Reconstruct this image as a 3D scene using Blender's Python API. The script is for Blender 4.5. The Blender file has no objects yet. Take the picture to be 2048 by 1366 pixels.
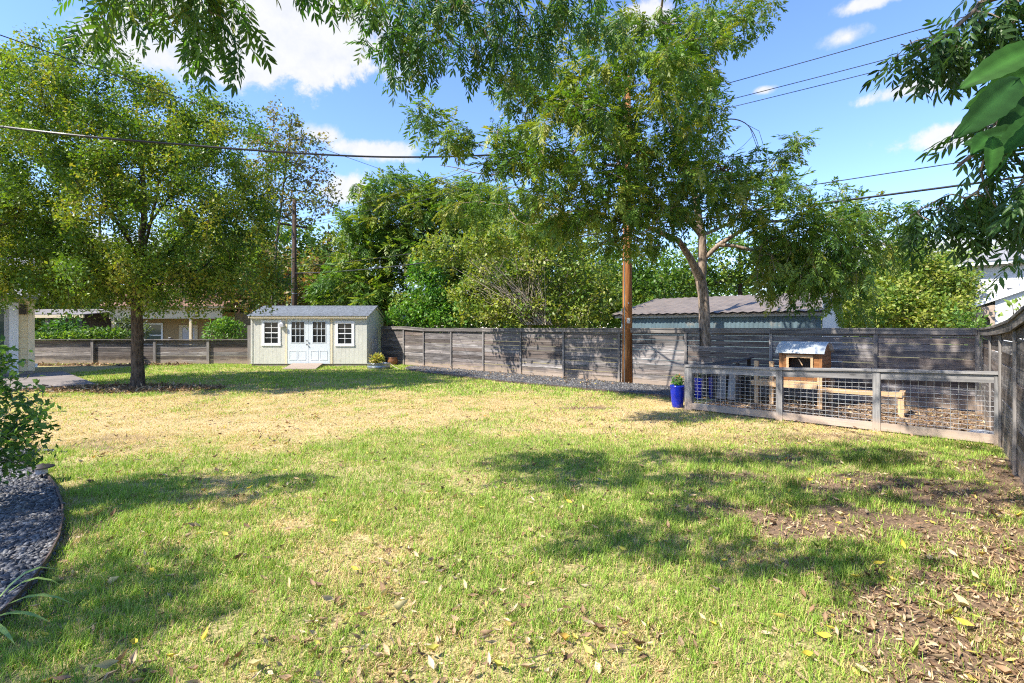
import bpy, math, random
import numpy as np
from mathutils import Vector, Matrix

SC = bpy.context.scene
COL = SC.collection
R = math.radians

# ------------------------------------------------------------------ camera
cam_d = bpy.data.cameras.new('camera')
cam = bpy.data.objects.new('camera', cam_d)
COL.objects.link(cam)
cam.location = (0, 0, 1.8)
cam.rotation_euler = (R(90), 0, 0)
cam_d.sensor_width = 36
cam_d.lens = 17.58
cam_d.shift_y = -27 / 2048
cam_d.clip_start = 0.05
cam_d.clip_end = 2000
SC.camera = cam

# ------------------------------------------------------------------ light
SUN_EL, SUN_AZ = 48.0, 27.0       # light travels towards (+X cos az, +Y sin az)
sun_dir = Vector((math.cos(R(SUN_AZ)) * math.cos(R(SUN_EL)), math.sin(R(SUN_AZ)) * math.cos(R(SUN_EL)), -math.sin(R(SUN_EL))))
sl = bpy.data.lights.new('sun', 'SUN')
sl.energy = 4.5
sl.angle = R(0.53)
sl.color = (1.0, 0.93, 0.82)
sun = bpy.data.objects.new('sun', sl)
COL.objects.link(sun)
sun.rotation_euler = sun_dir.to_track_quat('-Z', 'Y').to_euler()
sun.location = (-20, -8, 25)

EXPOSURE = 1.32
SKY = 0.15
SC.view_settings.view_transform = 'Standard'
SC.view_settings.look = 'None'
SC.view_settings.exposure = EXPOSURE
SC.view_settings.gamma = 1
SC.view_settings.use_curve_mapping = False
SC.cycles.max_bounces = 8
SC.cycles.diffuse_bounces = 4
SC.cycles.transmission_bounces = 5
SC.cycles.transparent_max_bounces = 6
SC.cycles.filter_width = 1.15
SC.cycles.use_light_tree = False
SC.cycles.sample_clamp_indirect = 6.0
SC.cycles.use_denoising = False
SC.cycles.denoiser = 'OPENIMAGEDENOISE'
SC.cycles.denoising_input_passes = 'RGB_ALBEDO_NORMAL'

world = bpy.data.worlds.new('World')
SC.world = world
world.use_nodes = True


class NT:
    """tiny node-tree helper"""
    def __init__(s, tree):
        s.t = tree
        s.t.nodes.clear()

    def n(s, kind, **kw):
        nd = s.t.nodes.new(kind)
        for k, v in kw.items():
            if k.startswith('i_'):
                key = k[2:]
                key = int(key) if key.isdigit() else key.replace('_', ' ')
                s.set(nd, key, v)
            else:
                setattr(nd, k, v)
        return nd

    def set(s, nd, key, v):
        sock = nd.inputs[key]
        if hasattr(v, 'bl_idname') and hasattr(v, 'outputs'):
            s.t.links.new(v.outputs[0], sock)
        elif isinstance(v, bpy.types.NodeSocket):
            s.t.links.new(v, sock)
        else:
            if sock.type == 'RGBA' and len(v) == 3:
                v = (*v, 1)
            sock.default_value = v

    def math(s, op, a, b=0.0, c=0.0, clamp=False):
        nd = s.n('ShaderNodeMath', operation=op, use_clamp=clamp)
        s.set(nd, 0, a)
        s.set(nd, 1, b)
        s.set(nd, 2, c)
        return nd

    def vmath(s, op, a, b=None):
        nd = s.n('ShaderNodeVectorMath', operation=op)
        s.set(nd, 0, a)
        if b is not None:
            s.set(nd, 1, b)
        return nd

    def mix(s, fac, a, b, blend='MIX'):
        nd = s.n('ShaderNodeMix', data_type='RGBA', blend_type=blend)
        nd.clamp_factor = True
        s.set(nd, 0, fac)
        s.set(nd, 6, a)
        s.set(nd, 7, b)
        return nd.outputs[2]

    def ramp(s, fac, stops, interp='LINEAR'):
        nd = s.n('ShaderNodeValToRGB')
        nd.color_ramp.interpolation = interp
        e = nd.color_ramp.elements
        while len(e) < len(stops):
            e.new(0.5)
        for el, (p, c) in zip(e, stops):
            el.position = p
            el.color = (*c, 1) if len(c) == 3 else c
        s.set(nd, 0, fac)
        return nd

    def mrange(s, v, a, b, c=0.0, d=1.0, smooth=False):
        nd = s.n('ShaderNodeMapRange', interpolation_type='SMOOTHSTEP' if smooth else 'LINEAR')
        s.set(nd, 0, v)
        for k, x in zip((1, 2, 3, 4), (a, b, c, d)):
            s.set(nd, k, x)
        return nd

    def noise(s, vec, scale, detail=4, rough=0.55, dist=0.0):
        nd = s.n('ShaderNodeTexNoise')
        if vec is not None:
            s.set(nd, 'Vector', vec)
        nd.inputs['Scale'].default_value = scale
        nd.inputs['Detail'].default_value = detail
        nd.inputs['Roughness'].default_value = rough
        nd.inputs['Distortion'].default_value = dist
        return nd


def pix_dir(px, py):
    d = Vector(((px - 1024) / 1000, 1, (656 - py) / 1000))
    return d.normalized()


w = NT(world.node_tree)
sky = w.n('ShaderNodeTexSky', sky_type='NISHITA', sun_disc=False)
sky.sun_elevation = R(SUN_EL)
sky.sun_rotation = math.atan2(-sun_dir.x, -sun_dir.y)
sky.air_density = 1.0
sky.dust_density = 0.15
sky.ozone_density = 2.0
tc = w.n('ShaderNodeTexCoord')
dirv = tc.outputs['Generated']
nz = w.noise(dirv, 9.0, 10, 0.64, 0.25)
nzb = w.noise(dirv, 30.0, 8, 0.66)
nsum = w.math('ADD', w.math('MULTIPLY', w.math('SUBTRACT', nz.outputs[0], 0.5), 2.6), w.math('MULTIPLY', w.math('SUBTRACT', nzb.outputs[0], 0.5), 0.9))
cover = None
# clouds: centre as a direction, angular half-sizes
for (px, py, ax, az, soft) in [(560, 50, .23, .095, .55), (440, 110, .13, .06, .6), (745, 300, .11, .025, .8), (640, 268, .05, .022, .9),
                               (1830, 176, .075, .016, .7), (1930, 266, .10, .024, .7), (700, 375, .06, .04, .8), (1690, 75, .04, .015, 1.2),
                               (1960, 505, .30, .05, .9), (300, 110, .12, .05, 1.0), (1290, 30, .05, .03, .9), (500, 520, .5, .06, 1.3),
                               (1530, 180, .022, .009, .9), (1750, 0, .06, .012, .9)]:
    d = pix_dir(px, py)
    v = w.vmath('SUBTRACT', dirv, tuple(d))
    v = w.vmath('MULTIPLY', v, (1 / ax, 0.55 / ax, 1 / az))
    ln = w.vmath('LENGTH', v).outputs['Value']
    e = w.math('SUBTRACT', 1.0, ln)
    e = w.math('ADD', e, w.math('MULTIPLY', nsum, 0.85))
    m = w.mrange(e, 0.05, soft * .75, 0, 1, True)
    cover = m if cover is None else w.math('MAXIMUM', cover, m)
# a scatter of the same fair-weather clouds everywhere else in the sky
big = w.noise(dirv, 2.2, 6, 0.55, 0.2)
gen = w.mrange(big, 0.60, 0.72, 0, 0.9, True)
sepd = w.n('ShaderNodeSeparateXYZ', i_0=dirv)
gen = w.math('MULTIPLY', gen, w.mrange(sepd.outputs[1], 0.25, -0.05, 0, 1))
cover = w.math('MAXIMUM', cover, gen)
skyt = w.mix(1.0, sky, (.82, .83, .98), 'MULTIPLY')
skyc = w.n('ShaderNodeHueSaturation', i_Saturation=1.07, i_Value=.97)
w.set(skyc, 'Color', skyt)
cv = 1.02 / (SKY * 2 ** EXPOSURE)
cloudc = w.ramp(nzb, [(0.25, (cv * .86, cv * .89, cv * .95)), (0.6, (cv, cv, cv))])
mixc = w.mix(w.math('MULTIPLY', cover, 0.95), skyc.outputs[0], cloudc.outputs[0])
bg = w.n('ShaderNodeBackground', i_Strength=SKY)
w.set(bg, 0, mixc)
wo = w.n('ShaderNodeOutputWorld')
w.t.links.new(bg.outputs[0], wo.inputs[0])

# ------------------------------------------------------------------ geometry helpers
U = Vector((.747, -.665, 0)).normalized()      # along the back fence, towards the near right corner
V = Vector((-U.y, U.x, 0))                     # away from the yard, through the back fence
FENCE_A = math.atan2(U.y, U.x)


def G(px, py):
    """ground point under a picture measurement (camera 1.8 m up, horizon 656)"""
    Y = 1800 / (py - 656)
    return ((px - 1024) * Y / 1000, Y)


def P(px, py, Y):
    return Vector(((px - 1024) * Y / 1000, Y, 1.8 + (656 - py) * Y / 1000))


def fence_y(x):
    return 19.565 - .891 * x


class MB:
    def __init__(s):
        s.v, s.f = [], []

    def box(s, x0, x1, y0, y1, z0, z1, M=None):
        c = [(x, y, z) for z in (z0, z1) for y in (y0, y1) for x in (x0, x1)]
        return s.hexa(c, M)

    def hexa(s, c, M=None):
        b = len(s.v)
        if M is not None:
            c = [tuple(M @ Vector(p)) for p in c]
        s.v += [tuple(p) for p in c]
        s.f += [tuple(b + i for i in q) for q in ((0, 2, 3, 1), (4, 5, 7, 6), (0, 1, 5, 4), (2, 6, 7, 3), (0, 4, 6, 2), (1, 3, 7, 5))]
        return s

    def beam(s, a, b, w, h, up=(0, 0, 1)):
        """square bar from a to b"""
        a, b = Vector(a), Vector(b)
        d = (b - a).normalized()
        x = d.cross(Vector(up))
        if x.length < 1e-4:
            x = Vector((1, 0, 0))
        x.normalize()
        z = x.cross(d)
        c = []
        for p in (a, b):
            pass
        for sz in (-h / 2, h / 2):
            for p in (a, b):
                for sx in (-w / 2, w / 2):
                    c.append(tuple(p + x * sx + z * sz))
        return s.hexa(c)

    def tube(s, pts, rad, n=8, cap=True):
        pts = [Vector(p) for p in pts]
        if not hasattr(rad, '__len__'):
            rad = [rad] * len(pts)
        b0 = len(s.v)
        prev = None
        for i, p in enumerate(pts):
            d = (pts[min(i + 1, len(pts) - 1)] - pts[max(i - 1, 0)]).normalized()
            if prev is None:
                x = d.cross(Vector((0, 0, 1)))
                if x.length < 1e-3:
                    x = d.cross(Vector((0, 1, 0)))
            else:
                x = prev - d * prev.dot(d)
            x.normalize()
            prev = x
            y = d.cross(x)
            for k in range(n):
                a = 2 * math.pi * k / n
                s.v.append(tuple(p + (x * math.cos(a) + y * math.sin(a)) * rad[i]))
        for i in range(len(pts) - 1):
            for k in range(n):
                a, b = b0 + i * n + k, b0 + i * n + (k + 1) % n
                s.f.append((a, b, b + n, a + n))
        if cap:
            s.f.append(tuple(b0 + k for k in range(n))[::-1])
            s.f.append(tuple(b0 + (len(pts) - 1) * n + k for k in range(n)))
        return s

    def lathe(s, prof, n=24, c=(0, 0, 0)):
        """prof: list of (r, z)"""
        b0 = len(s.v)
        for (r, z) in prof:
            for k in range(n):
                a = 2 * math.pi * k / n
                s.v.append((c[0] + r * math.cos(a), c[1] + r * math.sin(a), c[2] + z))
        for i in range(len(prof) - 1):
            for k in range(n):
                a, b = b0 + i * n + k, b0 + i * n + (k + 1) % n
                s.f.append((a, b, b + n, a + n))
        s.f.append(tuple(b0 + k for k in range(n))[::-1])
        s.f.append(tuple(b0 + (len(prof) - 1) * n + k for k in range(n)))
        return s

    def prism(s, poly, z0, z1):
        b = len(s.v)
        n = len(poly)
        s.v += [(p[0], p[1], z0) for p in poly] + [(p[0], p[1], z1) for p in poly]
        s.f.append(tuple(range(b + n - 1, b - 1, -1)))
        s.f.append(tuple(range(b + n, b + 2 * n)))
        for i in range(n):
            j = (i + 1) % n
            s.f.append((b + i, b + j, b + n + j, b + n + i))
        return s

    def extr(s, poly, axis, a0, a1):
        """poly in the plane normal to axis 'x' (y,z) or 'y' (x,z), extruded a0..a1"""
        b = len(s.v)
        n = len(poly)
        for a in (a0, a1):
            for p in poly:
                s.v.append((a, p[0], p[1]) if axis == 'x' else (p[0], a, p[1]))
        s.f.append(tuple(range(b + n - 1, b - 1, -1)))
        s.f.append(tuple(range(b + n, b + 2 * n)))
        for i in range(n):
            j = (i + 1) % n
            s.f.append((b + i, b + j, b + n + j, b + n + i))
        return s

    def face(s, pts):
        b = len(s.v)
        s.v += [tuple(p) for p in pts]
        s.f.append(tuple(range(b, b + len(pts))))
        return s

    def mesh(s, name, m):
        me = bpy.data.meshes.new(name)
        me.from_pydata(s.v, [], s.f)
        me.validate()
        bmfix(me)
        if m:
            me.materials.append(m)
        return me

    def build(s, name, m, parent=None, smooth=False, loc=None):
        me = s.mesh(name, m)
        if smooth:
            me.polygons.foreach_set('use_smooth', [True] * len(me.polygons))
        return link(name, me, parent, loc)


def bmfix(me):
    import bmesh
    bm = bmesh.new()
    bm.from_mesh(me)
    bmesh.ops.recalc_face_normals(bm, faces=bm.faces)
    bm.to_mesh(me)
    bm.free()


def link(name, me, parent=None, loc=None):
    o = bpy.data.objects.new(name, me)
    COL.objects.link(o)
    if parent is not None:
        o.parent = parent
    if loc is not None:
        o.location = loc
    return o


def thing(name, label, cat, loc=(0, 0, 0), rz=0, group=None):
    o = bpy.data.objects.new(name, None)
    COL.objects.link(o)
    o.empty_display_size = 0.2
    o.location = loc
    o.rotation_euler = (0, 0, rz)
    return tag(o, label, cat, group)


def tag(o, label, cat, group=None):
    o['label'] = label
    o['category'] = cat
    if group:
        o['group'] = group
    return o


def kind(o, k):
    o['kind'] = k
    return o


def copy_tree(o, parent=None):
    c = o.copy()
    COL.objects.link(c)
    if parent is not None:
        c.parent = parent
    for ch in list(o.children):
        copy_tree(ch, c)
    return c


def np_mesh(name, verts, tris, mat, col=None, smooth=False, normals=None):
    """verts (n,3), tris (m,3), col (n,3) point colours"""
    me = bpy.data.meshes.new(name)
    nv, nt = len(verts), len(tris)
    me.vertices.add(nv)
    me.vertices.foreach_set('co', np.ascontiguousarray(verts, dtype=np.float32).ravel())
    me.loops.add(nt * 3)
    me.loops.foreach_set('vertex_index', np.ascontiguousarray(tris, dtype=np.int32).ravel())
    me.polygons.add(nt)
    me.polygons.foreach_set('loop_start', np.arange(0, nt * 3, 3, dtype=np.int32))
    me.polygons.foreach_set('loop_total', np.full(nt, 3, dtype=np.int32))
    if smooth:
        me.polygons.foreach_set('use_smooth', np.ones(nt, dtype=bool))
    me.update(calc_edges=True)
    if col is not None:
        at = me.attributes.new('tint', 'FLOAT_COLOR', 'POINT')
        c4 = np.ones((nv, 4), dtype=np.float32)
        c4[:, :3] = col
        at.data.foreach_set('color', c4.ravel())
    me.materials.append(mat)
    return me


# ------------------------------------------------------------------ numpy noise
_rs = np.random.RandomState(5)
_tab = _rs.rand(256, 256)


def vnoise(x, y, s=0):
    x = np.asarray(x, float) + 17.3 * s
    y = np.asarray(y, float) + 9.1 * s
    xi, yi = np.floor(x).astype(int), np.floor(y).astype(int)
    fx, fy = x - xi, y - yi
    fx, fy = fx * fx * (3 - 2 * fx), fy * fy * (3 - 2 * fy)
    g = lambda a, b: _tab[a & 255, b & 255]
    return (g(xi, yi) * (1 - fx) + g(xi + 1, yi) * fx) * (1 - fy) + (g(xi, yi + 1) * (1 - fx) + g(xi + 1, yi + 1) * fx) * fy


def fbm(x, y, s=0, o=4):
    t, a, n = 0, .5, 0
    for i in range(o):
        t = t + a * vnoise(x * 2 ** i, y * 2 ** i, s + i * 3)
        n += a
        a *= .55
    return t / n


def sstep(a, b, x):
    t = np.clip((x - a) / (b - a), 0, 1)
    return t * t * (3 - 2 * t)


def in_poly(poly, x, y):
    r = np.zeros(np.shape(x), bool)
    n = len(poly)
    for i in range(n):
        x0, y0 = poly[i]
        x1, y1 = poly[(i + 1) % n]
        c = ((y0 > y) != (y1 > y))
        with np.errstate(divide='ignore', invalid='ignore'):
            xx = (x1 - x0) * (y - y0) / ((y1 - y0) if y1 != y0 else 1e-9) + x0
        r ^= c & (x < xx)
    return r


# ------------------------------------------------------------------ materials
def new_mat(name):
    m = bpy.data.materials.new(name)
    m.use_nodes = True
    return m, NT(m.node_tree)


def finish(t, color, rough=.7, bump=None, bstr=.3, bdist=.01, metal=0.0, spec=.4, **kw):
    b = t.n('ShaderNodeBsdfPrincipled')
    t.set(b, 'Base Color', color)
    t.set(b, 'Roughness', rough)
    b.inputs['Metallic'].default_value = metal
    b.inputs['Specular IOR Level'].default_value = spec
    for k, v in kw.items():
        t.set(b, k.replace('_', ' '), v)
    if bump is not None:
        bp = t.n('ShaderNodeBump')
        bp.inputs['Strength'].default_value = bstr
        bp.inputs['Distance'].default_value = bdist
        t.set(bp, 'Height', bump)
        t.t.links.new(bp.outputs[0], b.inputs['Normal'])
    o = t.n('ShaderNodeOutputMaterial')
    t.t.links.new(b.outputs[0], o.inputs[0])
    return b


def objco(t, scale=(1, 1, 1), rand=True):
    tc = t.n('ShaderNodeTexCoord')
    v = tc.outputs['Object']
    if rand:
        oi = t.n('ShaderNodeObjectInfo')
        c = t.n('ShaderNodeCombineXYZ')
        t.set(c, 0, t.math('MULTIPLY', oi.outputs['Random'], 37.0))
        t.set(c, 1, t.math('MULTIPLY', oi.outputs['Random'], 11.0))
        v = t.vmath('ADD', v, c.outputs[0]).outputs[0]
    return t.vmath('MULTIPLY', v, scale).outputs[0]


def mat_wood(name, dark, mid, light, axis='x', stain=None, knots=True, rough=.8, vary=.45, hue=None):
    m, t = new_mat(name)
    sc = {'x': (1.2, 22, 22), 'z': (22, 22, 1.2), 'y': (22, 1.2, 22)}[axis]
    v = objco(t, sc)
    grain = t.noise(v, 1.0, 6, .62, .8)
    v2 = objco(t, tuple(a * .18 + .5 for a in sc))
    patch = t.noise(v2, 1.0, 4, .6)
    f = t.math('ADD', t.math('MULTIPLY', grain.outputs[0], .62), t.math('MULTIPLY', patch.outputs[0], .38))
    col = t.ramp(f, [(.30, dark), (.5, mid), (.68, light)]).outputs[0]
    oi = t.n('ShaderNodeObjectInfo')
    if hue is not None:
        hsel = t.mrange(t.math('ADD', t.math('MULTIPLY', oi.outputs['Random'], .6), t.math('MULTIPLY', patch.outputs[0], .6)), .45, .85)
        col = t.mix(t.math('MULTIPLY', hsel, .6), col, t.mix(grain.outputs[0], tuple(c * .45 for c in hue), tuple(c * 1.4 for c in hue)))
    br = t.mrange(t.math('FRACT', t.math('MULTIPLY', oi.outputs['Random'], 7.31)), 0, 1, 1 - vary, 1 + vary)
    col = t.mix(1.0, col, br.outputs[0], 'MULTIPLY')
    if knots:
        kv = {'x': (2.2, 9, 9), 'z': (9, 9, 2.2), 'y': (9, 2.2, 9)}[axis]
        vo = t.n('ShaderNodeTexVoronoi', i_Vector=objco(t, kv), i_Scale=1.0)
        kn = t.mrange(vo.outputs['Distance'], .07, .16, 1, 0, True)
        col = t.mix(t.math('MULTIPLY', kn, .75), col, tuple(c * .5 for c in dark))
    if stain is not None:
        geo = t.n('ShaderNodeNewGeometry')
        sp = t.n('ShaderNodeSeparateXYZ', i_0=geo.outputs['Position'])
        nn = t.noise(geo.outputs['Position'], 2.3, 5)
        h = t.math('SUBTRACT', sp.outputs[2], t.math('MULTIPLY', t.math('SUBTRACT', nn.outputs[0], .5), .5))
        k = t.mrange(h, stain[1] * .35, stain[1], .85, 0, True)
        col = t.mix(t.math('MULTIPLY', k, .8), col, stain[0])
    finish(t, col, rough, bump=grain.outputs[0], bstr=.5, bdist=.004, spec=.2)
    return m


def mat_plain(name, c, rough=.6, var=.12, nscale=3.0, bump=.0, metal=0.0, dirt=None, spec=.4):
    m, t = new_mat(name)
    v = objco(t)
    n1 = t.noise(v, nscale, 6, .65)
    n2 = t.noise(v, nscale * 14, 4, .6)
    f = t.math('ADD', t.math('MULTIPLY', n1.outputs[0], .65), t.math('MULTIPLY', n2.outputs[0], .35))
    col = t.ramp(f, [(.3, tuple(max(0, x * (1 - var * 1.6)) for x in c)), (.7, tuple(min(1, x * (1 + var)) for x in c))]).outputs[0]
    if dirt is not None:
        k = t.mrange(t.noise(v, nscale * 2.3, 8, .7), .56, .72, 0, .7, True)
        col = t.mix(k, col, dirt)
    finish(t, col, rough, bump=n2.outputs[0] if bump else None, bstr=bump, bdist=.006, metal=metal, spec=spec)
    return m


def mat_attr(name, rough=.6, transl=.0, tmul=(1.25, 1.3, .7), spec=.25, fine=None):
    m, t = new_mat(name)
    a = t.n('ShaderNodeAttribute', attribute_name='tint')
    col = a.outputs['Color']
    if fine:
        geo = t.n('ShaderNodeNewGeometry')
        nn = t.noise(geo.outputs['Position'], fine, 5, .65)
        col = t.mix(1.0, col, t.ramp(nn, [(.3, (.38, .36, .35)), (.5, (.85, .85, .85)), (.7, (1.6, 1.55, 1.5))]).outputs[0], 'MULTIPLY')
    b = t.n('ShaderNodeBsdfPrincipled')
    t.set(b, 'Base Color', col)
    b.inputs['Roughness'].default_value = rough
    b.inputs['Specular IOR Level'].default_value = spec
    out = t.n('ShaderNodeOutputMaterial')
    if transl > 0:
        tr = t.n('ShaderNodeBsdfTranslucent')
        t.set(tr, 0, t.mix(1.0, col, tmul, 'MULTIPLY'))
        mx = t.n('ShaderNodeMixShader')
        mx.inputs[0].default_value = transl
        t.t.links.new(b.outputs[0], mx.inputs[1])
        t.t.links.new(tr.outputs[0], mx.inputs[2])
        t.t.links.new(mx.outputs[0], out.inputs[0])
    else:
        t.t.links.new(b.outputs[0], out.inputs[0])
    return m


def mat_bark(name, dark, light, scale=9.0):
    m, t = new_mat(name)
    tc = t.n('ShaderNodeTexCoord')
    v = t.vmath('MULTIPLY', tc.outputs['Object'], (1, 1, .28)).outputs[0]
    n1 = t.noise(v, scale, 7, .68, .6)
    vo = t.n('ShaderNodeTexVoronoi', i_Vector=v, i_Scale=scale * 2.2)
    f = t.math('ADD', t.math('MULTIPLY', n1.outputs[0], .7), t.math('MULTIPLY', vo.outputs['Distance'], .5))
    col = t.ramp(f, [(.35, dark), (.75, light)]).outputs[0]
    finish(t, col, .9, bump=f, bstr=.9, bdist=.02, spec=.15)
    return m


M = {}
GREY_D, GREY_M, GREY_L = (.036, .032, .031), (.150, .136, .130), (.39, .365, .35)
STAIN = ((.34, .265, .205), .30)
M['fence'] = mat_wood('weathered_fence_wood', GREY_D, GREY_M, GREY_L, 'x', STAIN, hue=(.095, .062, .043))
M['fence_post'] = mat_wood('weathered_post_wood', (.07, .064, .06), (.18, .165, .155), (.33, .31, .29), 'z', STAIN, False, vary=.2)
M['cap'] = mat_wood('weathered_cap_wood', (.05, .045, .042), (.14, .127, .118), (.28, .26, .24), 'x', None, False, vary=.2)
M['pen_wood'] = mat_wood('silvered_pen_wood', (.085, .082, .082), (.20, .195, .192), (.36, .345, .33), 'x', ((.46, .34, .25), .28), vary=.15)
M['pen_post'] = mat_wood('silvered_pen_post', (.085, .082, .082), (.20, .195, .192), (.34, .33, .315), 'z', ((.46, .34, .25), .28), vary=.15)
M['lumber'] = mat_wood('pale_new_lumber', (.34, .215, .12), (.50, .33, .18), (.62, .44, .27), 'x', None, True, .7, .12)
M['lumber_post'] = mat_wood('pale_new_lumber_post', (.34, .215, .12), (.50, .33, .18), (.62, .44, .27), 'z', None, True, .7, .12)
M['coop'] = mat_wood('stained_coop_cedar', (.15, .060, .020), (.26, .115, .042), (.37, .185, .08), 'x', None, True, .55, .18)
M['coop_post'] = mat_wood('stained_coop_cedar_post', (.15, .060, .020), (.26, .115, .042), (.37, .185, .08), 'z', None, False, .55, .18)
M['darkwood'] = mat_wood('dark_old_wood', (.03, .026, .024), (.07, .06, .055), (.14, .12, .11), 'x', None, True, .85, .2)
M['pole'] = mat_wood('creosoted_pole_wood', (.045, .016, .006), (.26, .105, .034), (.48, .25, .105), 'z', None, False, .8, .05)
M['ramp'] = mat_wood('ramp_plywood', (.20, .155, .12), (.28, .225, .18), (.35, .29, .24), 'x', None, False, .8, .05)
M['white'] = mat_plain('white_trim_paint', (.70, .71, .72), .45, .05, 2.0)
M['door_white'] = mat_plain('white_door_paint', (.58, .63, .66), .4, .04, 1.2)
M['sage'] = mat_plain('pale_sage_siding_paint', (.54, .535, .475), .6, .12, 1.6, .12, dirt=(.36, .34, .28))
M['cream'] = mat_plain('cream_siding_paint', (.66, .55, .34), .55, .05, 2.0)
M['cream_trim'] = mat_plain('cream_trim_paint', (.70, .60, .42), .5, .05, 2.0)
M['concrete'] = mat_plain('patio_concrete', (.19, .165, .15), .85, .25, 1.1, .3, dirt=(.11, .09, .08))
M['foundation'] = mat_plain('foundation_concrete', (.24, .21, .18), .9, .2, 3.0, .3)
M['black'] = mat_plain('black_metal', (.018, .018, .02), .4, .1, 5)
M['bronze'] = mat_plain('dark_bronze_metal', (.045, .035, .03), .45, .1, 5)
M['cable'] = mat_plain('cable_rubber', (.02, .02, .022), .5, .1, 5)
M['wire'] = mat_plain('galvanised_wire', (.62, .64, .66), .35, .1, 5, metal=.6)
M['galv'] = mat_plain('galvanised_sheet', (.33, .36, .38), .38, .16, 4.0, metal=.75)
M['tin'] = mat_plain('coop_tin_roof', (.46, .50, .52), .5, .12, 3.0, metal=.1)
M['rust'] = mat_plain('rusted_roof_tin', (.18, .15, .125), .6, .22, 1.6, .1, metal=.1, dirt=(.30, .17, .10))
M['teal'] = mat_plain('grey_teal_corrugated_tin', (.10, .15, .175), .5, .2, 1.2, .05, metal=.2, dirt=(.24, .22, .19))
M['plinth'] = mat_plain('weathered_white_board', (.42, .41, .39), .7, .2, 3)
M['blue'] = mat_plain('cobalt_glaze', (.006, .020, .33), .16, .25, 5.0, spec=.6, dirt=(.02, .04, .25))
M['terracotta'] = mat_plain('brown_glazed_clay', (.20, .085, .035), .35, .25, 5)
M['potdark'] = mat_plain('dark_clay', (.07, .05, .045), .5, .25, 5)
M['soil'] = mat_plain('potting_soil', (.06, .045, .035), .95, .4, 14, .6)
M['tan'] = mat_plain('tan_house_paint', (.30, .205, .095), .65, .08, 1.5)
M['tan_light'] = mat_plain('light_tan_trim', (.55, .45, .29), .6, .08, 1.5)
M['roof_red'] = mat_plain('reddish_shingle', (.22, .12, .085), .9, .3, 6, .4)
M['roof_pale'] = mat_plain('pale_metal_roof', (.22, .20, .19), .5, .12, 2)
M['roof_grey'] = mat_plain('grey_shingle', (.24, .24, .25), .9, .35, 9, .5)
M['shingle'] = mat_plain('shed_shingle', (.14, .16, .185), .9, .55, 10, .6)
M['siding_white'] = mat_plain('white_lap_siding', (.52, .53, .54), .5, .04, 1.5)
M['brick_tan'] = mat_plain('tan_stone', (.36, .28, .22), .85, .25, 6, .4)
M['edging'] = mat_plain('rusty_steel_edging', (.085, .06, .048), .6, .4, 8)
M['pvc'] = mat_plain('grey_standpipe', (.42, .42, .42), .5, .1, 5)
M['bag'] = mat_plain('grey_plastic_sack', (.36, .37, .40), .4, .3, 9)
M['bark_elm'] = mat_bark('elm_bark', (.028, .020, .014), (.115, .085, .062))
M['bark_pecan'] = mat_bark('pecan_bark', (.085, .064, .048), (.34, .265, .205))
M['bark_dark'] = mat_bark('dark_bark', (.03, .024, .018), (.12, .095, .075))  # evenly dark bark for background trunks, stems and dropped twigs
M['twig_pale'] = mat_bark('pale_twig_bark', (.22, .18, .14), (.42, .36, .29), 14)
M['leaf'] = mat_attr('tree_leaf', .45, .33, (1.7, 1.7, .5), .35)
M['leaf_near'] = mat_attr('near_pecan_leaf', .42, .40, (1.4, 1.7, .5), .35)
M['grassblade'] = mat_attr('grass_blade', .6, .30, (1.2, 1.3, .6), .2)
M['litter'] = mat_attr('dry_leaf', .75, .15, (1.2, 1.1, .8), .15)
M['pebble'] = mat_attr('slate_pebble', .55, 0, spec=.4)
M['ground'] = mat_attr('lawn_soil', .95, 0, spec=.05, fine=38.0)


def mat_glass(name, tint=(.012, .014, .016)):
    m, t = new_mat(name)
    finish(t, tint, .05, spec=.28)
    return m


M['glass'] = mat_glass('dark_window_glass')
M['glass_green'] = mat_glass('green_tinted_glass', (.06, .09, .075))  # green is a tint in the base colour, not mirrored
M['glass_pale'] = mat_glass('pale_door_glass', (.42, .42, .45))

# ------------------------------------------------------------------ ground and zones
GRAVEL = [G(822, 742), G(860, 748), G(900, 752), G(1000, 764), G(1085, 772), G(1170, 780), G(1345, 797), (5.2, 12.9), (6.0, 13.9),
          (5.2, fence_y(5.2) - .12), (0, fence_y(0) - .12), (-4.3, fence_y(-4.3) - .12), (-4.75, 23.2), (-4.75, 22.0)]
EDGE = [G(60, 938), G(88, 955), G(112, 985), G(124, 1020), G(126, 1052), G(118, 1090), G(100, 1128), G(72, 1170), G(36, 1214), G(0, 1252)]
BED = EDGE + [(-3.5, 2.4), (-9, 1.5), (-9, 7.4), (-6.4, 7.2), G(66, 905)]
PATIO_A = Vector((-12.9, 15.5, 0))
PATIO = [tuple((PATIO_A + U * a + V * b)[:2]) for a, b in ((0, 0), (-6.7, 0), (-6.7, -9), (0, -9))]
MULCH_C = (-11.5, 14.75)
PEN0, PEN1 = Vector((3.91, 10.98, 0)), Vector((7.45, 7.63, 0))


def in_pen(x, y):
    return (y > 10.98 - .946 * (x - 3.91)) & (x - 3.91 > (y - 10.98) * .89 - .2)


def right_x(y):
    return 6.19 + (y - 6.14) * .8467


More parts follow.
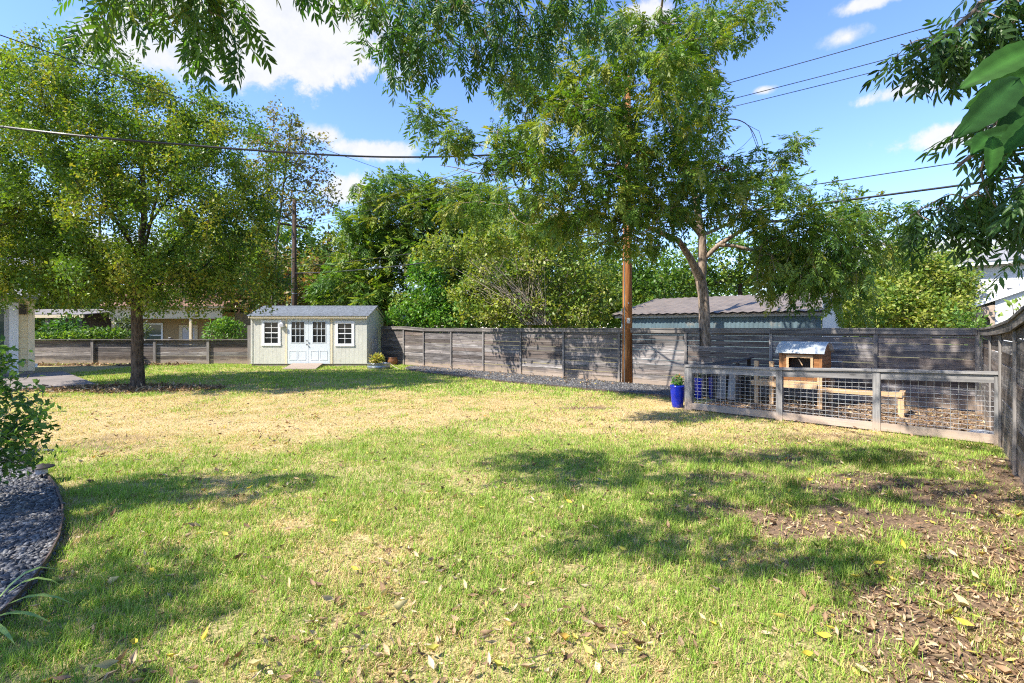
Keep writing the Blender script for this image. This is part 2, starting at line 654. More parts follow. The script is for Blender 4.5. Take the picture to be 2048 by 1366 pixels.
def zones(x, y):
    """green 0..1, dirt 0..1 from the lawn's real patches (dry belt, lush belts, bare soil on the right)"""
    n1 = fbm(x * .45, y * .45, 1)
    n2 = fbm(x * 1.7, y * 1.7, 2)
    n3 = fbm(x * 6, y * 6, 4, 3)
    g = np.interp(y + (n1 - .5) * 3.4 + (n2 - .5) * 1.2, [0, 3.0, 4.2, 5.3, 6.0, 7.2, 8.1, 9.0, 12.3, 13.6, 15.5, 17.5, 20, 23, 25], [.74, .68, .58, .62, .82, .86, .56, .30, .22, .36, .55, .72, .62, .78, .75])
    left = sstep(-1.5, -4.0, x)
    g = g - left * sstep(6.3, 7.2, y) * sstep(11, 9, y) * .35
    g = g + np.exp(-(((x + 2.7) / 1.0) ** 2 + ((y - 3.3) / .9) ** 2)) * .35
    g = g + np.exp(-(((x - 1.5) / 1.9) ** 2 + ((y - 4.8) / 1.6) ** 2)) * .22
    g = g + np.exp(-(((x - 1.2) / 3.5) ** 2 + ((y - 14.6) / 1.0) ** 2)) * .45
    g = g + (n2 - .5) * 1.0 + (n3 - .5) * .5
    d = np.zeros_like(g)
    for (cx, cy, rx, ry, k) in [(3.1, 4.75, 1.6, .55, .85), (2.9, 3.0, 1.1, .9, .8), (4.0, 4.0, 1.1, 1.0, .75), (6.3, 6.3, .9, .9, .8), (2.7, 6.0, .9, .3, .6),
                                (4.4, 5.6, 1.3, .6, .7), (1.65, 11.2, .8, .22, .85), (-3.9, 4.5, .35, .9, .5), (-3.3, 3.3, .25, .8, .45), (-6.5, 7.8, .9, .8, .45), (4.9, 8.1, 2.0, .55, .45), (3.4, 7.0, 1.3, .6, .5)]:
        e = ((x - cx) / rx) ** 2 + ((y - cy) / ry) ** 2
        d = np.maximum(d, k * sstep(1.6, .25, e + (n2 - .5) * 2.2 + (n3 - .5) * 1.4))
    d = np.maximum(d, sstep(.9, .2, np.hypot((x - MULCH_C[0]) / 3.2, (y - MULCH_C[1]) / 1.05) + (n2 - .5) * .5))
    d = np.maximum(d, sstep(25.0, 24.2, 49.2 - y + (x + 16) * .1) * 0)
    d = np.maximum(d, sstep(.55, .15, np.abs(y - 24.0) + (n2 - .5)) * sstep(-15.5, -17, x))
    d = np.clip(d + (n3 - .5) * .5 * (d > .08), 0, 1)
    return np.clip(g, 0, 1), d


def mulchy(x, y):
    return np.hypot((x - MULCH_C[0]) / 2.9, (y - MULCH_C[1]) / .95) < 1


STRAW = np.array([.62, .465, .23])
GREEN = np.array([.28, .44, .058])
DGREEN = np.array([.12, .25, .036])
SOIL = np.array([.175, .122, .082])
THATCH = np.array([.46, .36, .19])
LEAFPEN = np.array([.20, .155, .12])

big = MB().prism([(-600, -300), (600, -300), (600, 900), (-600, 900)], -.6, -.03)
M['far_ground'] = mat_plain('far_ground', (.14, .13, .06), .95, .4, .6, .2)
kind(big.build('ground', M['far_ground']), 'structure')

xs = np.unique(np.concatenate([np.arange(-28, 12.6, .16), np.arange(-4.5, 6.5, .055)]))
ys = np.unique(np.concatenate([np.arange(-3, 26.5, .16), np.arange(2.2, 8.5, .055)]))
gx, gy = np.meshgrid(xs, ys)
x, y = gx.ravel(), gy.ravel()
g, d = zones(x, y)
pen = in_pen(x, y)
mul = mulchy(x, y)
c = THATCH[None] * (.75 + .5 * fbm(x * 3, y * 3, 7))[:, None]
gg = (g * .55)[:, None]
c = c * (1 - gg) + np.array([.15, .19, .05])[None] * gg
soil = SOIL[None] * (.75 + .55 * fbm(x * 2.3, y * 2.3, 8))[:, None]
dd = sstep(.15, .6, d)[:, None]
c = c * (1 - dd) + soil * dd
c[pen] = (LEAFPEN[None] * (.7 + .7 * fbm(x * 4, y * 4, 9))[:, None])[pen]
c[mul] = (c * .6 + np.array([.13, .085, .055]) * .4)[mul]
z = (fbm(x * 1.2, y * 1.2, 11) - .5) * .03 + (fbm(x * 7, y * 7, 12) - .5) * .018 * np.clip(d + .3, 0, 1)
ny, nx = gx.shape
ii = np.arange(nx * ny).reshape(ny, nx)
a, b, c2, d2 = ii[:-1, :-1].ravel(), ii[:-1, 1:].ravel(), ii[1:, 1:].ravel(), ii[1:, :-1].ravel()
keepq = np.ones(len(a), bool)
tr = np.concatenate([np.stack([a, b, c2], 1)[keepq], np.stack([a, c2, d2], 1)[keepq]])
lawn = link('lawn', np_mesh('lawn', np.stack([x, y, z], 1), tr, M['ground'], c, True))
kind(lawn, 'structure')


def lawn_z(x, y):
    return (fbm(x * 1.2, y * 1.2, 11) - .5) * .03


# gravel sheets
M['gravel'] = mat_plain('slate_gravel', (.06, .061, .066), .8, .5, 40, .8)
kind(MB().prism(GRAVEL, -.02, .035).build('gravel_strip', M['gravel']), 'structure')
gbed = kind(MB().prism(BED, -.02, .03).build('gravel_bed', M['gravel']), 'structure')
kind(MB().prism(PATIO, -.05, .075).build('patio', M['concrete']), 'structure')


# ------------------------------------------------------------------ scatter utilities
def frames(dirs, up=None, rng=None, roll=None):
    """rotation matrices with column y = dirs, z = near up"""
    d = dirs / np.linalg.norm(dirs, axis=1, keepdims=True)
    if up is None:
        up = np.tile([0, 0, 1.0], (len(d), 1))
    xx = np.cross(d, up)
    nl = np.linalg.norm(xx, axis=1, keepdims=True)
    bad = nl[:, 0] < 1e-3
    xx[bad] = [1, 0, 0]
    nl[bad] = 1
    xx /= nl
    zz = np.cross(xx, d)
    if roll is not None:
        cr, sr = np.cos(roll)[:, None], np.sin(roll)[:, None]
        xx, zz = xx * cr + zz * sr, zz * cr - xx * sr
    return np.stack([xx, d, zz], 2)


def stamp(tv, tf, pos, rot, scale, col, colvar=None):
    """copy a template (k,3)/(m,3) to N places"""
    N, k = len(pos), len(tv)
    sc = np.asarray(scale, float)
    if sc.ndim == 1:
        sc = sc[:, None, None]
    else:
        sc = sc[:, None, :]
    loc = tv[None] * sc
    v = np.einsum('nij,nkj->nki', rot, loc) + pos[:, None, :]
    f = (tf[None] + (np.arange(N) * k)[:, None, None]).reshape(-1, 3)
    cc = np.repeat(col, k, axis=0)
    if colvar is not None:
        cc = cc * np.tile(colvar, (N, 1))
    return v.reshape(-1, 3), f, cc


def join(parts):
    vs, fs, cs, o = [], [], [], 0
    for v, f, c in parts:
        vs.append(v)
        fs.append(f + o)
        cs.append(c)
        o += len(v)
    return np.concatenate(vs), np.concatenate(fs), np.concatenate(cs)


def rnd_dirs(rng, n, flat=.5, bias=(0, 0, 0)):
    d = rng.normal(size=(n, 3)) * [1, 1, flat] + np.array(bias)
    return d / (np.linalg.norm(d, axis=1, keepdims=True) + 1e-6)


# ------------------------------------------------------------------ grass
def make_grass():
    rng = np.random.RandomState(3)
    parts = []
    # (y range, blades per m2, length, width, segs)
    for (y0, y1, dens, ln, wd, seg) in [(2.2, 3.6, 9500, .05, .0042, 2), (3.6, 5.4, 6800, .052, .0052, 2), (5.4, 8.5, 3600, .054, .0078, 1), (8.5, 13.5, 1500, .055, .013, 1), (13.5, 25, 560, .06, .024, 1)]:
        area = 1.06 * (y1 ** 2 - y0 ** 2)
        n = int(area * dens)
        yy = np.sqrt(rng.rand(n) * (y1 ** 2 - y0 ** 2) + y0 ** 2)
        xx = (rng.rand(n) * 2 - 1) * 1.06 * yy
        # clumping
        xx += (vnoise(xx * 9, yy * 9, 21) - .5) * .06
        yy += (vnoise(xx * 9, yy * 9, 22) - .5) * .06
        g, d = zones(xx, yy)
        ok = (yy < fence_y(xx) - .1) & (xx < right_x(yy) - .03) & (yy < 24.8) & ~in_pen(xx, yy) & ~in_poly(GRAVEL, xx, yy) & ~in_poly(BED, xx, yy) & ~in_poly(PATIO, xx, yy)
        ok &= ~((xx > -12.3) & (xx < -6.75) & (yy > 23.4)) & ~((xx < -17.5) & (yy < 24))
        ok &= rng.rand(n) > sstep(.18, .85, d) * (.97 - .5 * sstep(.55, .72, fbm(xx * 2.4, yy * 2.4, 61)))
        dens_n = fbm(xx * 4.5, yy * 4.5, 30, 3)
        ok &= rng.rand(n) < np.clip(.35 + dens_n * 1.1, 0, 1)
        xx, yy, g, d = xx[ok], yy[ok], g[ok], d[ok]
        n = len(xx)
        z = lawn_z(xx, yy) - .004
        gre = np.clip(g + (rng.rand(n) - .5) * .75, 0, 1) ** 1.0
        gsel = (rng.rand(n) < sstep(.12, .85, g) * .80 + .03)
        col = np.where(gsel[:, None], GREEN[None] * (1 - .6 * sstep(.6, 1, gre))[:, None] + DGREEN[None] * (.6 * sstep(.6, 1, gre))[:, None], STRAW[None])
        ymix = (rng.rand(n) ** 2)[:, None] * .55
        col = col * (1 - ymix) + np.where(gsel[:, None], np.array([.48, .47, .12])[None], np.array([.36, .25, .11])[None]) * ymix
        col *= (.7 + .6 * rng.rand(n))[:, None]
        tuft = vnoise(xx * 3.3, yy * 3.3, 41)
        weed = sstep(.62, .75, vnoise(xx * 2.2, yy * 2.2, 43)) * sstep(1.0, 3.0, xx) * sstep(4.2, 5.2, yy) * gsel
        col = col * (1 - .45 * weed)[:, None]
        L = ln * (.45 + 1.0 * rng.rand(n)) * (.75 + .5 * g) * (.65 + .8 * tuft + .5 * weed)
        az = rng.rand(n) * 2 * np.pi
        lean = np.where(gsel, .25 + .7 * rng.rand(n), .8 + .65 * rng.rand(n))
        dx, dy = np.cos(az), np.sin(az)
        W = wd * (.7 + .6 * rng.rand(n))
        p0 = np.stack([xx, yy, z], 1)
        side = np.stack([-dy, dx, np.zeros(n)], 1) * W[:, None]
        h1 = np.stack([dx * np.sin(lean * .5), dy * np.sin(lean * .5), np.cos(lean * .5)], 1) * (L * .5)[:, None]
        h2 = np.stack([dx * np.sin(np.minimum(lean * 1.25, 1.5)), dy * np.sin(np.minimum(lean * 1.25, 1.5)), np.cos(np.minimum(lean * 1.25, 1.5))], 1) * (L * .55)[:, None]
        if seg == 2:
            vv = np.stack([p0 - side * .5, p0 + side * .5, p0 + h1 - side * .42, p0 + h1 + side * .42, p0 + h1 + h2], 1)
            tf = np.array([[0, 1, 3], [0, 3, 2], [2, 3, 4]])
        else:
            vv = np.stack([p0 - side * .5, p0 + side * .5, p0 + h1 + h2], 1)
            tf = np.array([[0, 1, 2]])
        k = vv.shape[1]
        f = (tf[None] + (np.arange(n) * k)[:, None, None]).reshape(-1, 3)
        parts.append((vv.reshape(-1, 3), f, np.repeat(col, k, 0)))
    v, f, c = join(parts)
    o = link('grass', np_mesh('grass', v, f, M['grassblade'], c))
    kind(o, 'stuff')
    o['label'] = 'mown lawn grass, green in belts and straw dry between'
    print('grass tris', len(f))


make_grass()

# leaf shape: curled oval blade
LEAF_T = np.array([(0, 0, .03), (.2, .3, .09), (.24, .55, .10), (.05, 1, .14), (-.24, .55, .04), (-.2, .3, .06), (0, .45, -.03)], float)
LEAF_F = np.array([(0, 1, 6), (1, 2, 6), (2, 3, 6), (3, 4, 6), (4, 5, 6), (5, 0, 6)])
LEAF_C = np.array([(.80, .42, .36), (.0, .0, .0)])


def litter_pts(rng, n, sampler):
    xx, yy = sampler(n)
    return xx, yy


def make_litter():
    rng = np.random.RandomState(8)
    pal = np.array([(.40, .29, .175), (.32, .21, .125), (.23, .14, .08), (.50, .40, .26), (.50, .40, .10), (.16, .10, .06)])
    parts = []

    def put(xx, yy, size, zoff=.012, pw=(.25, .24, .18, .20, .05, .08), flat=.55):
        n = len(xx)
        ci = rng.choice(len(pal), n, p=pw)
        col = pal[ci] * (.7 + .6 * rng.rand(n))[:, None]
        pos = np.stack([xx, yy, lawn_z(xx, yy) + zoff + rng.rand(n) * .015], 1)
        dr = rnd_dirs(rng, n, flat * .5)
        rot = frames(dr, rng.normal(size=(n, 3)) * flat + [0, 0, 1])
        s = size * (.3 + 1.5 * rng.rand(n) ** 1.8)
        sc = np.stack([s * (.4 + .55 * rng.rand(n)), s * 1.15, s * (.8 + 3.2 * rng.rand(n))], 1)
        parts.append(stamp(LEAF_T, LEAF_F, pos, rot, sc, col))

    # across the lawn
    n = 16000
    yy = 2.3 + rng.rand(n) ** 1.4 * 13
    xx = (rng.rand(n) * 2 - 1) * 1.05 * yy
    g, d = zones(xx, yy)
    ok = (yy < fence_y(xx) - 2) & (xx < right_x(yy) - .05) & ~in_pen(xx, yy) & ~in_poly(GRAVEL, xx, yy) & ~in_poly(PATIO, xx, yy) & ~in_poly(BED, xx, yy)
    ok &= rng.rand(n) < (.25 + .9 * sstep(.45, .7, fbm(xx * 1.3, yy * 1.3, 51))) * (.8 + sstep(.0, 3.0, xx) * .3)
    put(xx[ok], yy[ok], .045, .018)
    # dense on bare soil at the right
    n = 60000
    yy = 2.3 + rng.rand(n) * 7
    xx = .8 + rng.rand(n) * 6
    g, d = zones(xx, yy)
    ok = (rng.rand(n) < sstep(.1, .9, d) * (.25 + .75 * sstep(4.9, 3.6, yy)) * (.25 + sstep(.3, .65, fbm(xx * 2.6, yy * 2.6, 52))) * 1.2) & (xx < right_x(yy) - .04) & ~in_pen(xx, yy)
    put(xx[ok], yy[ok], .033, .002)
    # pen floor
    n = 9000
    a, b = rng.rand(n) * 5.2, rng.rand(n) * 3.6
    q = np.array(PEN0)[None, :2] + a[:, None] * np.array(U)[None, :2] + b[:, None] * np.array(V)[None, :2]
    ok = in_pen(q[:, 0], q[:, 1]) & (q[:, 1] < fence_y(q[:, 0]) - .1) & (q[:, 0] < right_x(q[:, 1]) - .05)
    put(q[ok, 0], q[ok, 1], .045, .008, (.22, .24, .22, .16, .01, .15), .6)
    # mulch ring and the foot of the low fence
    n = 5200
    xx = MULCH_C[0] + (rng.rand(n) * 2 - 1) * 3.1
    yy = MULCH_C[1] + (rng.rand(n) * 2 - 1) * 1.1
    ok = (np.hypot((xx - MULCH_C[0]) / 3.0, (yy - MULCH_C[1]) / 1.0) < 1) & ~in_poly(PATIO, xx, yy)
    put(xx[ok], yy[ok], .085, .015, (.25, .27, .24, .12, .0, .12), .7)
    n = 1200
    xx = -23 + rng.rand(n) * 7.5
    yy = 23.6 + rng.rand(n) * 1.0
    put(xx, yy, .10, .02, (.25, .27, .24, .12, .0, .12), .7)
    # few on the gravel strip
    n = 500
    a = rng.rand(n) * 11
    b = -rng.rand(n) * 1.7
    st = np.array((-4.2, fence_y(-4.2)))
    q = st[None] + a[:, None] * np.array(U)[None, :2] + b[:, None] * np.array(V)[None, :2]
    put(q[:, 0], q[:, 1], .06, .06)
    v, f, c = join(parts)
    o = link('leaf_litter', np_mesh('leaf_litter', v, f, M['litter'], c))
    kind(o, 'stuff')
    o['label'] = 'dry brown leaf litter scattered over lawn, bare soil and pen floor'
    print('litter tris', len(f))


make_litter()


def make_twigs():
    rng = np.random.RandomState(18)
    b = MB()
    for k in range(320):
        yy = 2.4 + rng.rand() ** 1.5 * 9
        xx = (rng.rand() * 2 - 1) * yy
        if xx > right_x(yy) - .1 or in_pen(np.array(xx), np.array(yy)) or in_poly(BED, np.array(xx), np.array(yy)) or (xx < 0 and rng.rand() < .6):
            continue
        a = rng.rand() * 6.28
        L = .05 + .16 * rng.rand()
        z = float(lawn_z(xx, yy)) + .02
        dx, dy = math.cos(a) * L, math.sin(a) * L
        b.tube([(xx, yy, z), (xx + dx * .5 + .01 * rng.normal(), yy + dy * .5 + .01 * rng.normal(), z + .012), (xx + dx, yy + dy, z + .01 * rng.rand())], [.0035, .003, .002], 4, False)
    o = b.build('twig_litter', M['bark_dark'])
    kind(o, 'stuff')
    o['label'] = 'small dry twigs dropped over the lawn and soil'


make_twigs()

# single fallen yellow leaves
rng = np.random.RandomState(14)
yl_cols = [(.52, .43, .06), (.42, .40, .08), (.50, .32, .07), (.50, .43, .22), (.28, .34, .08)]
yl_mesh = []
for i, cc in enumerate(yl_cols):
    tv = LEAF_T * np.array([.85, 1.1, 2.2 + .9 * i])
    colp = np.tile(np.array(cc), (len(tv), 1)) * (1 + .25 * (rng.rand(len(tv), 1) - .5))
    yl_mesh.append(np_mesh('fallen_leaf', tv, LEAF_F, M['litter'], colp))
spots = [(298, 1148, 2.2, 0), (405, 1298, 2.6, 0), (270, 1295, 2.9, 0), (240, 1340, 2.4, 3), (785, 1230, 2.0, 3), (935, 1193, 1.3, 3), (950, 1000, 1.2, 3), (850, 992, 1.6, 0), (212, 1180, 2.4, 3), (150, 1160, 2.6, 3), (100, 1170, 2.4, 4),
         (330, 1330, 1.5, 0), (495, 1345, 1.8, 3), (760, 1205, 1.4, 3), (1145, 1015, 1.3, 0), (1025, 985, 1.2, 2), (1135, 1010, 1.4, 0), (1470, 975, 1.8, 0), (1625, 966, 1.8, 0), (1690, 965, 1.3, 0), (1690, 1040, 1.5, 3), (1640, 1100, 1.7, 4),
         (1745, 1140, 2.0, 0), (1885, 1245, 1.9, 0), (1950, 1270, 1.8, 0), (1825, 1330, 2.2, 4), (1625, 1325, 2.2, 0), (1940, 1230, 1.6, 3), (1810, 1110, 1.5, 0), (1440, 1130, 1.4, 0), (1700, 1165, 1.4, 0), (1560, 1100, 1.6, 3), (1990, 1035, 1.6, 0),
         (2035, 1040, 2.0, 0), (1665, 1290, 1.5, 0), (1270, 1310, 1.6, 0), (1310, 1095, 1.5, 0), (1140, 1290, 1.4, 2), (880, 1310, 1.6, 1), (985, 1340, 1.6, 1)]
for k in range(64):
    yv = 2.6 + rng.rand() ** 1.3 * 8
    xv = (rng.rand() * 2 - 1) * yv
    if xv > 0 or rng.rand() < .6:
        spots.append((1024 + xv / yv * 1000, 656 + 1800 / yv, .8 + .6 * rng.rand(), int(rng.choice(5, p=[.4, .2, .15, .15, .1]))))
for (px, py, s, ci) in spots:
    X, Y = G(px, py)
    if X > right_x(Y) - .06 or in_pen(np.array(X), np.array(Y)) or in_poly(BED, np.array(X), np.array(Y)):
        continue
    o = link('fallen_leaf', yl_mesh[ci])
    dr = rnd_dirs(rng, 1, .12)
    rot = frames(dr, rng.normal(size=(1, 3)) * .35 + [0, 0, 1])[0]
    mw = Matrix([list(rot[0]) + [X], list(rot[1]) + [Y], list(rot[2]) + [float(lawn_z(X, Y)) + .045], [0, 0, 0, 1]])
    ss = .052 * min(s, 1.7)
    o.matrix_world = mw @ Matrix.Diagonal((ss, ss, ss, 1))
    nm = ('bright yellow', 'olive yellow', 'orange yellow', 'pale straw coloured', 'yellow green')[ci]
    tag(o, nm + ' leaf lying fallen on the lawn', 'fallen leaf', nm + ' leaves scattered over the lawn')


# ------------------------------------------------------------------ pebbles
def ico():
    import bmesh
    bm = bmesh.new()
    bmesh.ops.create_icosphere(bm, subdivisions=1, radius=1)
    v = np.array([p.co[:] for p in bm.verts])
    f = np.array([[q.index for q in p.verts] for p in bm.faces])
    bm.free()
    return v, f


ICO_V, ICO_F = ico()
OCT_V = np.array([(1, 0, 0), (-1, 0, 0), (0, 1, 0), (0, -1, 0), (0, 0, 1)], float)
OCT_F = np.array([(0, 2, 4), (2, 1, 4), (1, 3, 4), (3, 0, 4)])


def pebbles():
    rng = np.random.RandomState(4)
    pal = np.array([(.064, .065, .070), (.105, .107, .112), (.038, .039, .043), (.17, .168, .165), (.105, .092, .080)])
    # near bed
    n = 26000
    yy = 2.3 + rng.rand(n) * 5.0
    xx = -1.06 * yy - .3 + rng.rand(n) * 1.5
    ok = in_poly(BED, xx, yy) & (xx > -1.1 * yy - .1)
    xx, yy = xx[ok], yy[ok]
    n = len(xx)
    col = pal[rng.choice(len(pal), n, p=[.34, .24, .18, .12, .12])] * (.75 + .5 * rng.rand(n))[:, None]
    s = .014 + .013 * rng.rand(n)
    sc = np.stack([s, s * (1.1 + .8 * rng.rand(n)), s * .5], 1)
    pos = np.stack([xx, yy, .03 + rng.rand(n) * .02], 1)
    rot = frames(rnd_dirs(rng, n, .3), rng.normal(size=(n, 3)) * .4 + [0, 0, 1])
    vis = np.where((xx > -1.02 * yy))[0]
    near = vis[np.argsort(yy[vis])[:300]]
    meshes = []
    for i in range(5):
        tv = ICO_V * (1 + (rng.rand(len(ICO_V), 1) - .5) * .3) * np.array([1, 1.4, .5])
        meshes.append(np_mesh('pebble', tv, ICO_F, M['pebble'], np.tile(pal[i], (len(tv), 1)), True))
    for i in near:
        o = link('pebble', meshes[int(rng.randint(5))], gbed)
        r = rot[i]
        mw = Matrix([list(r[0]) + [xx[i]], list(r[1]) + [yy[i]], list(r[2]) + [pos[i][2]], [0, 0, 0, 1]])
        o.matrix_local = mw @ Matrix.Diagonal((s[i] * 1.1, s[i] * 1.1, s[i] * 1.1, 1))
    rest = np.setdiff1d(np.arange(n), near)
    v, f, c = stamp(ICO_V, ICO_F, pos[rest], rot[rest], sc[rest], col[rest])
    o = link('pebbles', np_mesh('pebbles', v, f, M['pebble'], c, True), gbed)
    kind(o, 'stuff')
    # strip by the fence
    n = 30000
    xx = -4.8 + rng.rand(n) * 11
    yy = 12.5 + rng.rand(n) * 11
    ok = in_poly(GRAVEL, xx, yy)
    xx, yy = xx[ok], yy[ok]
    n = len(xx)
    col = pal[rng.choice(len(pal), n)] * (.7 + .6 * rng.rand(n))[:, None]
    s = .02 + .022 * rng.rand(n)
    pos = np.stack([xx, yy, np.full(n, .03)], 1)
    v, f, c = stamp(OCT_V, OCT_F, pos, frames(rnd_dirs(rng, n, .05)), np.stack([s, s, s * .9], 1), col)
    o = link('gravel_stones', np_mesh('gravel_stones', v, f, M['pebble'], c))
    kind(o, 'stuff')
    o['label'] = 'grey slate gravel stones along the foot of the back fence'


pebbles()
# steel edging of the bed, standing 8 cm
eb = MB()
for i in range(len(EDGE) - 1):
    a, b = EDGE[i], EDGE[i + 1]
    eb.beam((a[0], a[1], .035), (b[0], b[1], .035), .012, .11)
tag(eb.build('steel_edging', M['edging']), 'curved rusty steel edging holding the grey pebble bed', 'edging')
eb = MB()
gl = GRAVEL[:7]
for i in range(len(gl) - 1):
    eb.beam((*gl[i], .02), (*gl[i + 1], .02), .015, .09)
tag(eb.build('steel_edging', M['edging']), 'thin edging between the lawn and the gravel by the back fence', 'edging')


# ------------------------------------------------------------------ fences
def plank_mesh(L, h, rng, t=.022, cache={}):
    b = MB()
    j = lambda s: (rng.rand() - .5) * s
    x0, x1 = .004 + rng.rand() * .004, L - .004 - rng.rand() * .004
    c = [(x0, j(.006), j(.004)), (x1, j(.006), j(.004)), (x0, t, j(.002)), (x1, t, j(.002)),
         (x0, j(.006), h + j(.004)), (x1, j(.006), h + j(.004)), (x0, t, h), (x1, t, h)]
    b.hexa(c)
    return b.mesh('plank', M['fence'])


def fence_run(name, label, origin, ang, posts, ztops, rows, ph, zb, seed, side=-1, notch=None, gap_prob=.3, trim=True, post_w=.09, group=None, pd=.09):
    """posts: distances along local x; planks on the far side of the posts; side -1 = camera side is local -y"""
    rng = np.random.RandomState(seed)
    root = thing(name, label, 'fence', (origin[0], origin[1], 0), ang, group)
    pitch = ph + .008
    for i, s in enumerate(posts):
        zt = ztops[i]
        pm = MB().box(-post_w / 2, post_w / 2, -pd, 0, -.05, zt - .037)
        pm.build('post', M['fence_post'], root, loc=(s, 0, 0))
    for i in range(len(posts) - 1):
        a, b = posts[i], posts[i + 1]
        L = b - a
        za, zc = ztops[i], ztops[i + 1]
        meshes = [plank_mesh(L, ph, rng) for _ in range(3)]
        nrow = rows
        cut = notch if notch and notch[0] == i else None
        for k in range(nrow):
            zz = zb + k * ((min(za, zc) - .045 - zb) / nrow) + (rng.rand() - .5) * .008
            hh = (min(za, zc) - .045 - zb) / nrow - .009 - (0.0 if rng.rand() > gap_prob else .008)
            if cut and zz + hh > cut[3]:
                for (p, q) in ((0, cut[1]), (cut[2], L)):
                    o = link('plank', plank_mesh(q - p, ph, rng), root, (a + p, .002, zz))
                continue
            o = link('plank', meshes[rng.randint(3)], root, (a, .002 + rng.rand() * .004, zz))
            o.scale = (1, 1, hh / ph)
            if rng.rand() < .5:      # turn a board end for end
                o.scale = (-1, 1, hh / ph)
                o.location.x = b
        if max(za, zc) - min(za, zc) > .03:      # filler wedge under a rising cap
            zl = min(za, zc) - .045
            MB().hexa([(a, .003, zl), (b, .003, zl), (a, .024, zl), (b, .024, zl), (a, .003, za - .04), (b, .003, zc - .04), (a, .024, za - .04), (b, .024, zc - .04)]).build('top_plank', M['fence'], root)
        segs = [(0, L)] if not cut else [(0, cut[1]), (cut[2], L)]
        for (p, q) in segs:
            z0, z1 = za + (zc - za) * p / L, za + (zc - za) * q / L
            l0, l1 = a + p + (.003 if p else .002), a + q - .003
            if trim:
                MB().hexa([(l0, -pd - .028, z0 - .145), (l1, -pd - .028, z1 - .145), (l0, -pd - .002, z0 - .145), (l1, -pd - .002, z1 - .145),
                           (l0, -pd - .028, z0 - .038), (l1, -pd - .028, z1 - .038), (l0, -pd - .002, z0 - .038), (l1, -pd - .002, z1 - .038)]).build('trim_board', M['cap'], root)
            MB().hexa([(l0, -pd - .045, z0 - .036), (l1, -pd - .045, z1 - .036), (l0, .045, z0 - .036), (l1, .045, z1 - .036),
                       (l0, -pd - .045, z0), (l1, -pd - .045, z1), (l0, .045, z0), (l1, .045, z1)]).build('cap_board', M['cap'], root)
    return root


bp = [-6.6, -5.23, -4.08, -2.65, -1.17, .347, 1.86, 3.53, 5.2, 6.94, 8.64, 9.96]
b0 = Vector((bp[0], fence_y(bp[0]), 0))
kx = 1 / U.x
bs = [(p - bp[0]) * kx for p in bp]
# the leaning pecan's trunk passes the boards at x = 5.62
nx0 = (5.62 - 5.2) * kx
fence_run('board_fence', 'long weathered grey board fence behind the gravel and chicken pen', b0, FENCE_A, bs, [1.88, 1.88] + [1.80] * 10, 11, .142, .03, 21, post_w=.075, pd=.05,
          notch=(8, nx0 - .155, nx0 + .165, 1.36))
rdir = Vector((6.19 - 9.985, 6.14 - 10.62, 0)).normalized()
r0 = Vector((9.985, 10.62, 0))
rl = (Vector((6.19, 6.14, 0)) - r0).length
rp = [0.05, rl * .38, rl * .687, rl, rl * 1.313, rl * 1.62, rl * 1.93, rl * 2.2]
fence_run('board_fence', 'dark shaded board fence at right with its cap rising towards the viewer', r0 , math.atan2(rdir.y, rdir.x), rp, [1.80, 1.81, 1.845, 1.905, 2.06, 2.2, 2.28, 2.3], 10, .162, .03, 22, post_w=.065, pd=.03)
lf = [-24.5, -20.85, -17.75, -15.1, -13.0]
fence_run('low_board_fence', 'low grey board fence between the elm and the tan neighbouring house', (lf[0], 24.9), 0, [p - lf[0] for p in lf], [1.24] * 5, 6, .19, .03, 23, trim=False, post_w=.12, gap_prob=.15)
pm = MB().box(-.09, .09, -.09, .09, -.05, 1.93)
tag(pm.build('corner_post', M['fence_post'], loc=(-12.82, 24.5, 0)), 'tall weathered corner post at the left side of the shed', 'post')

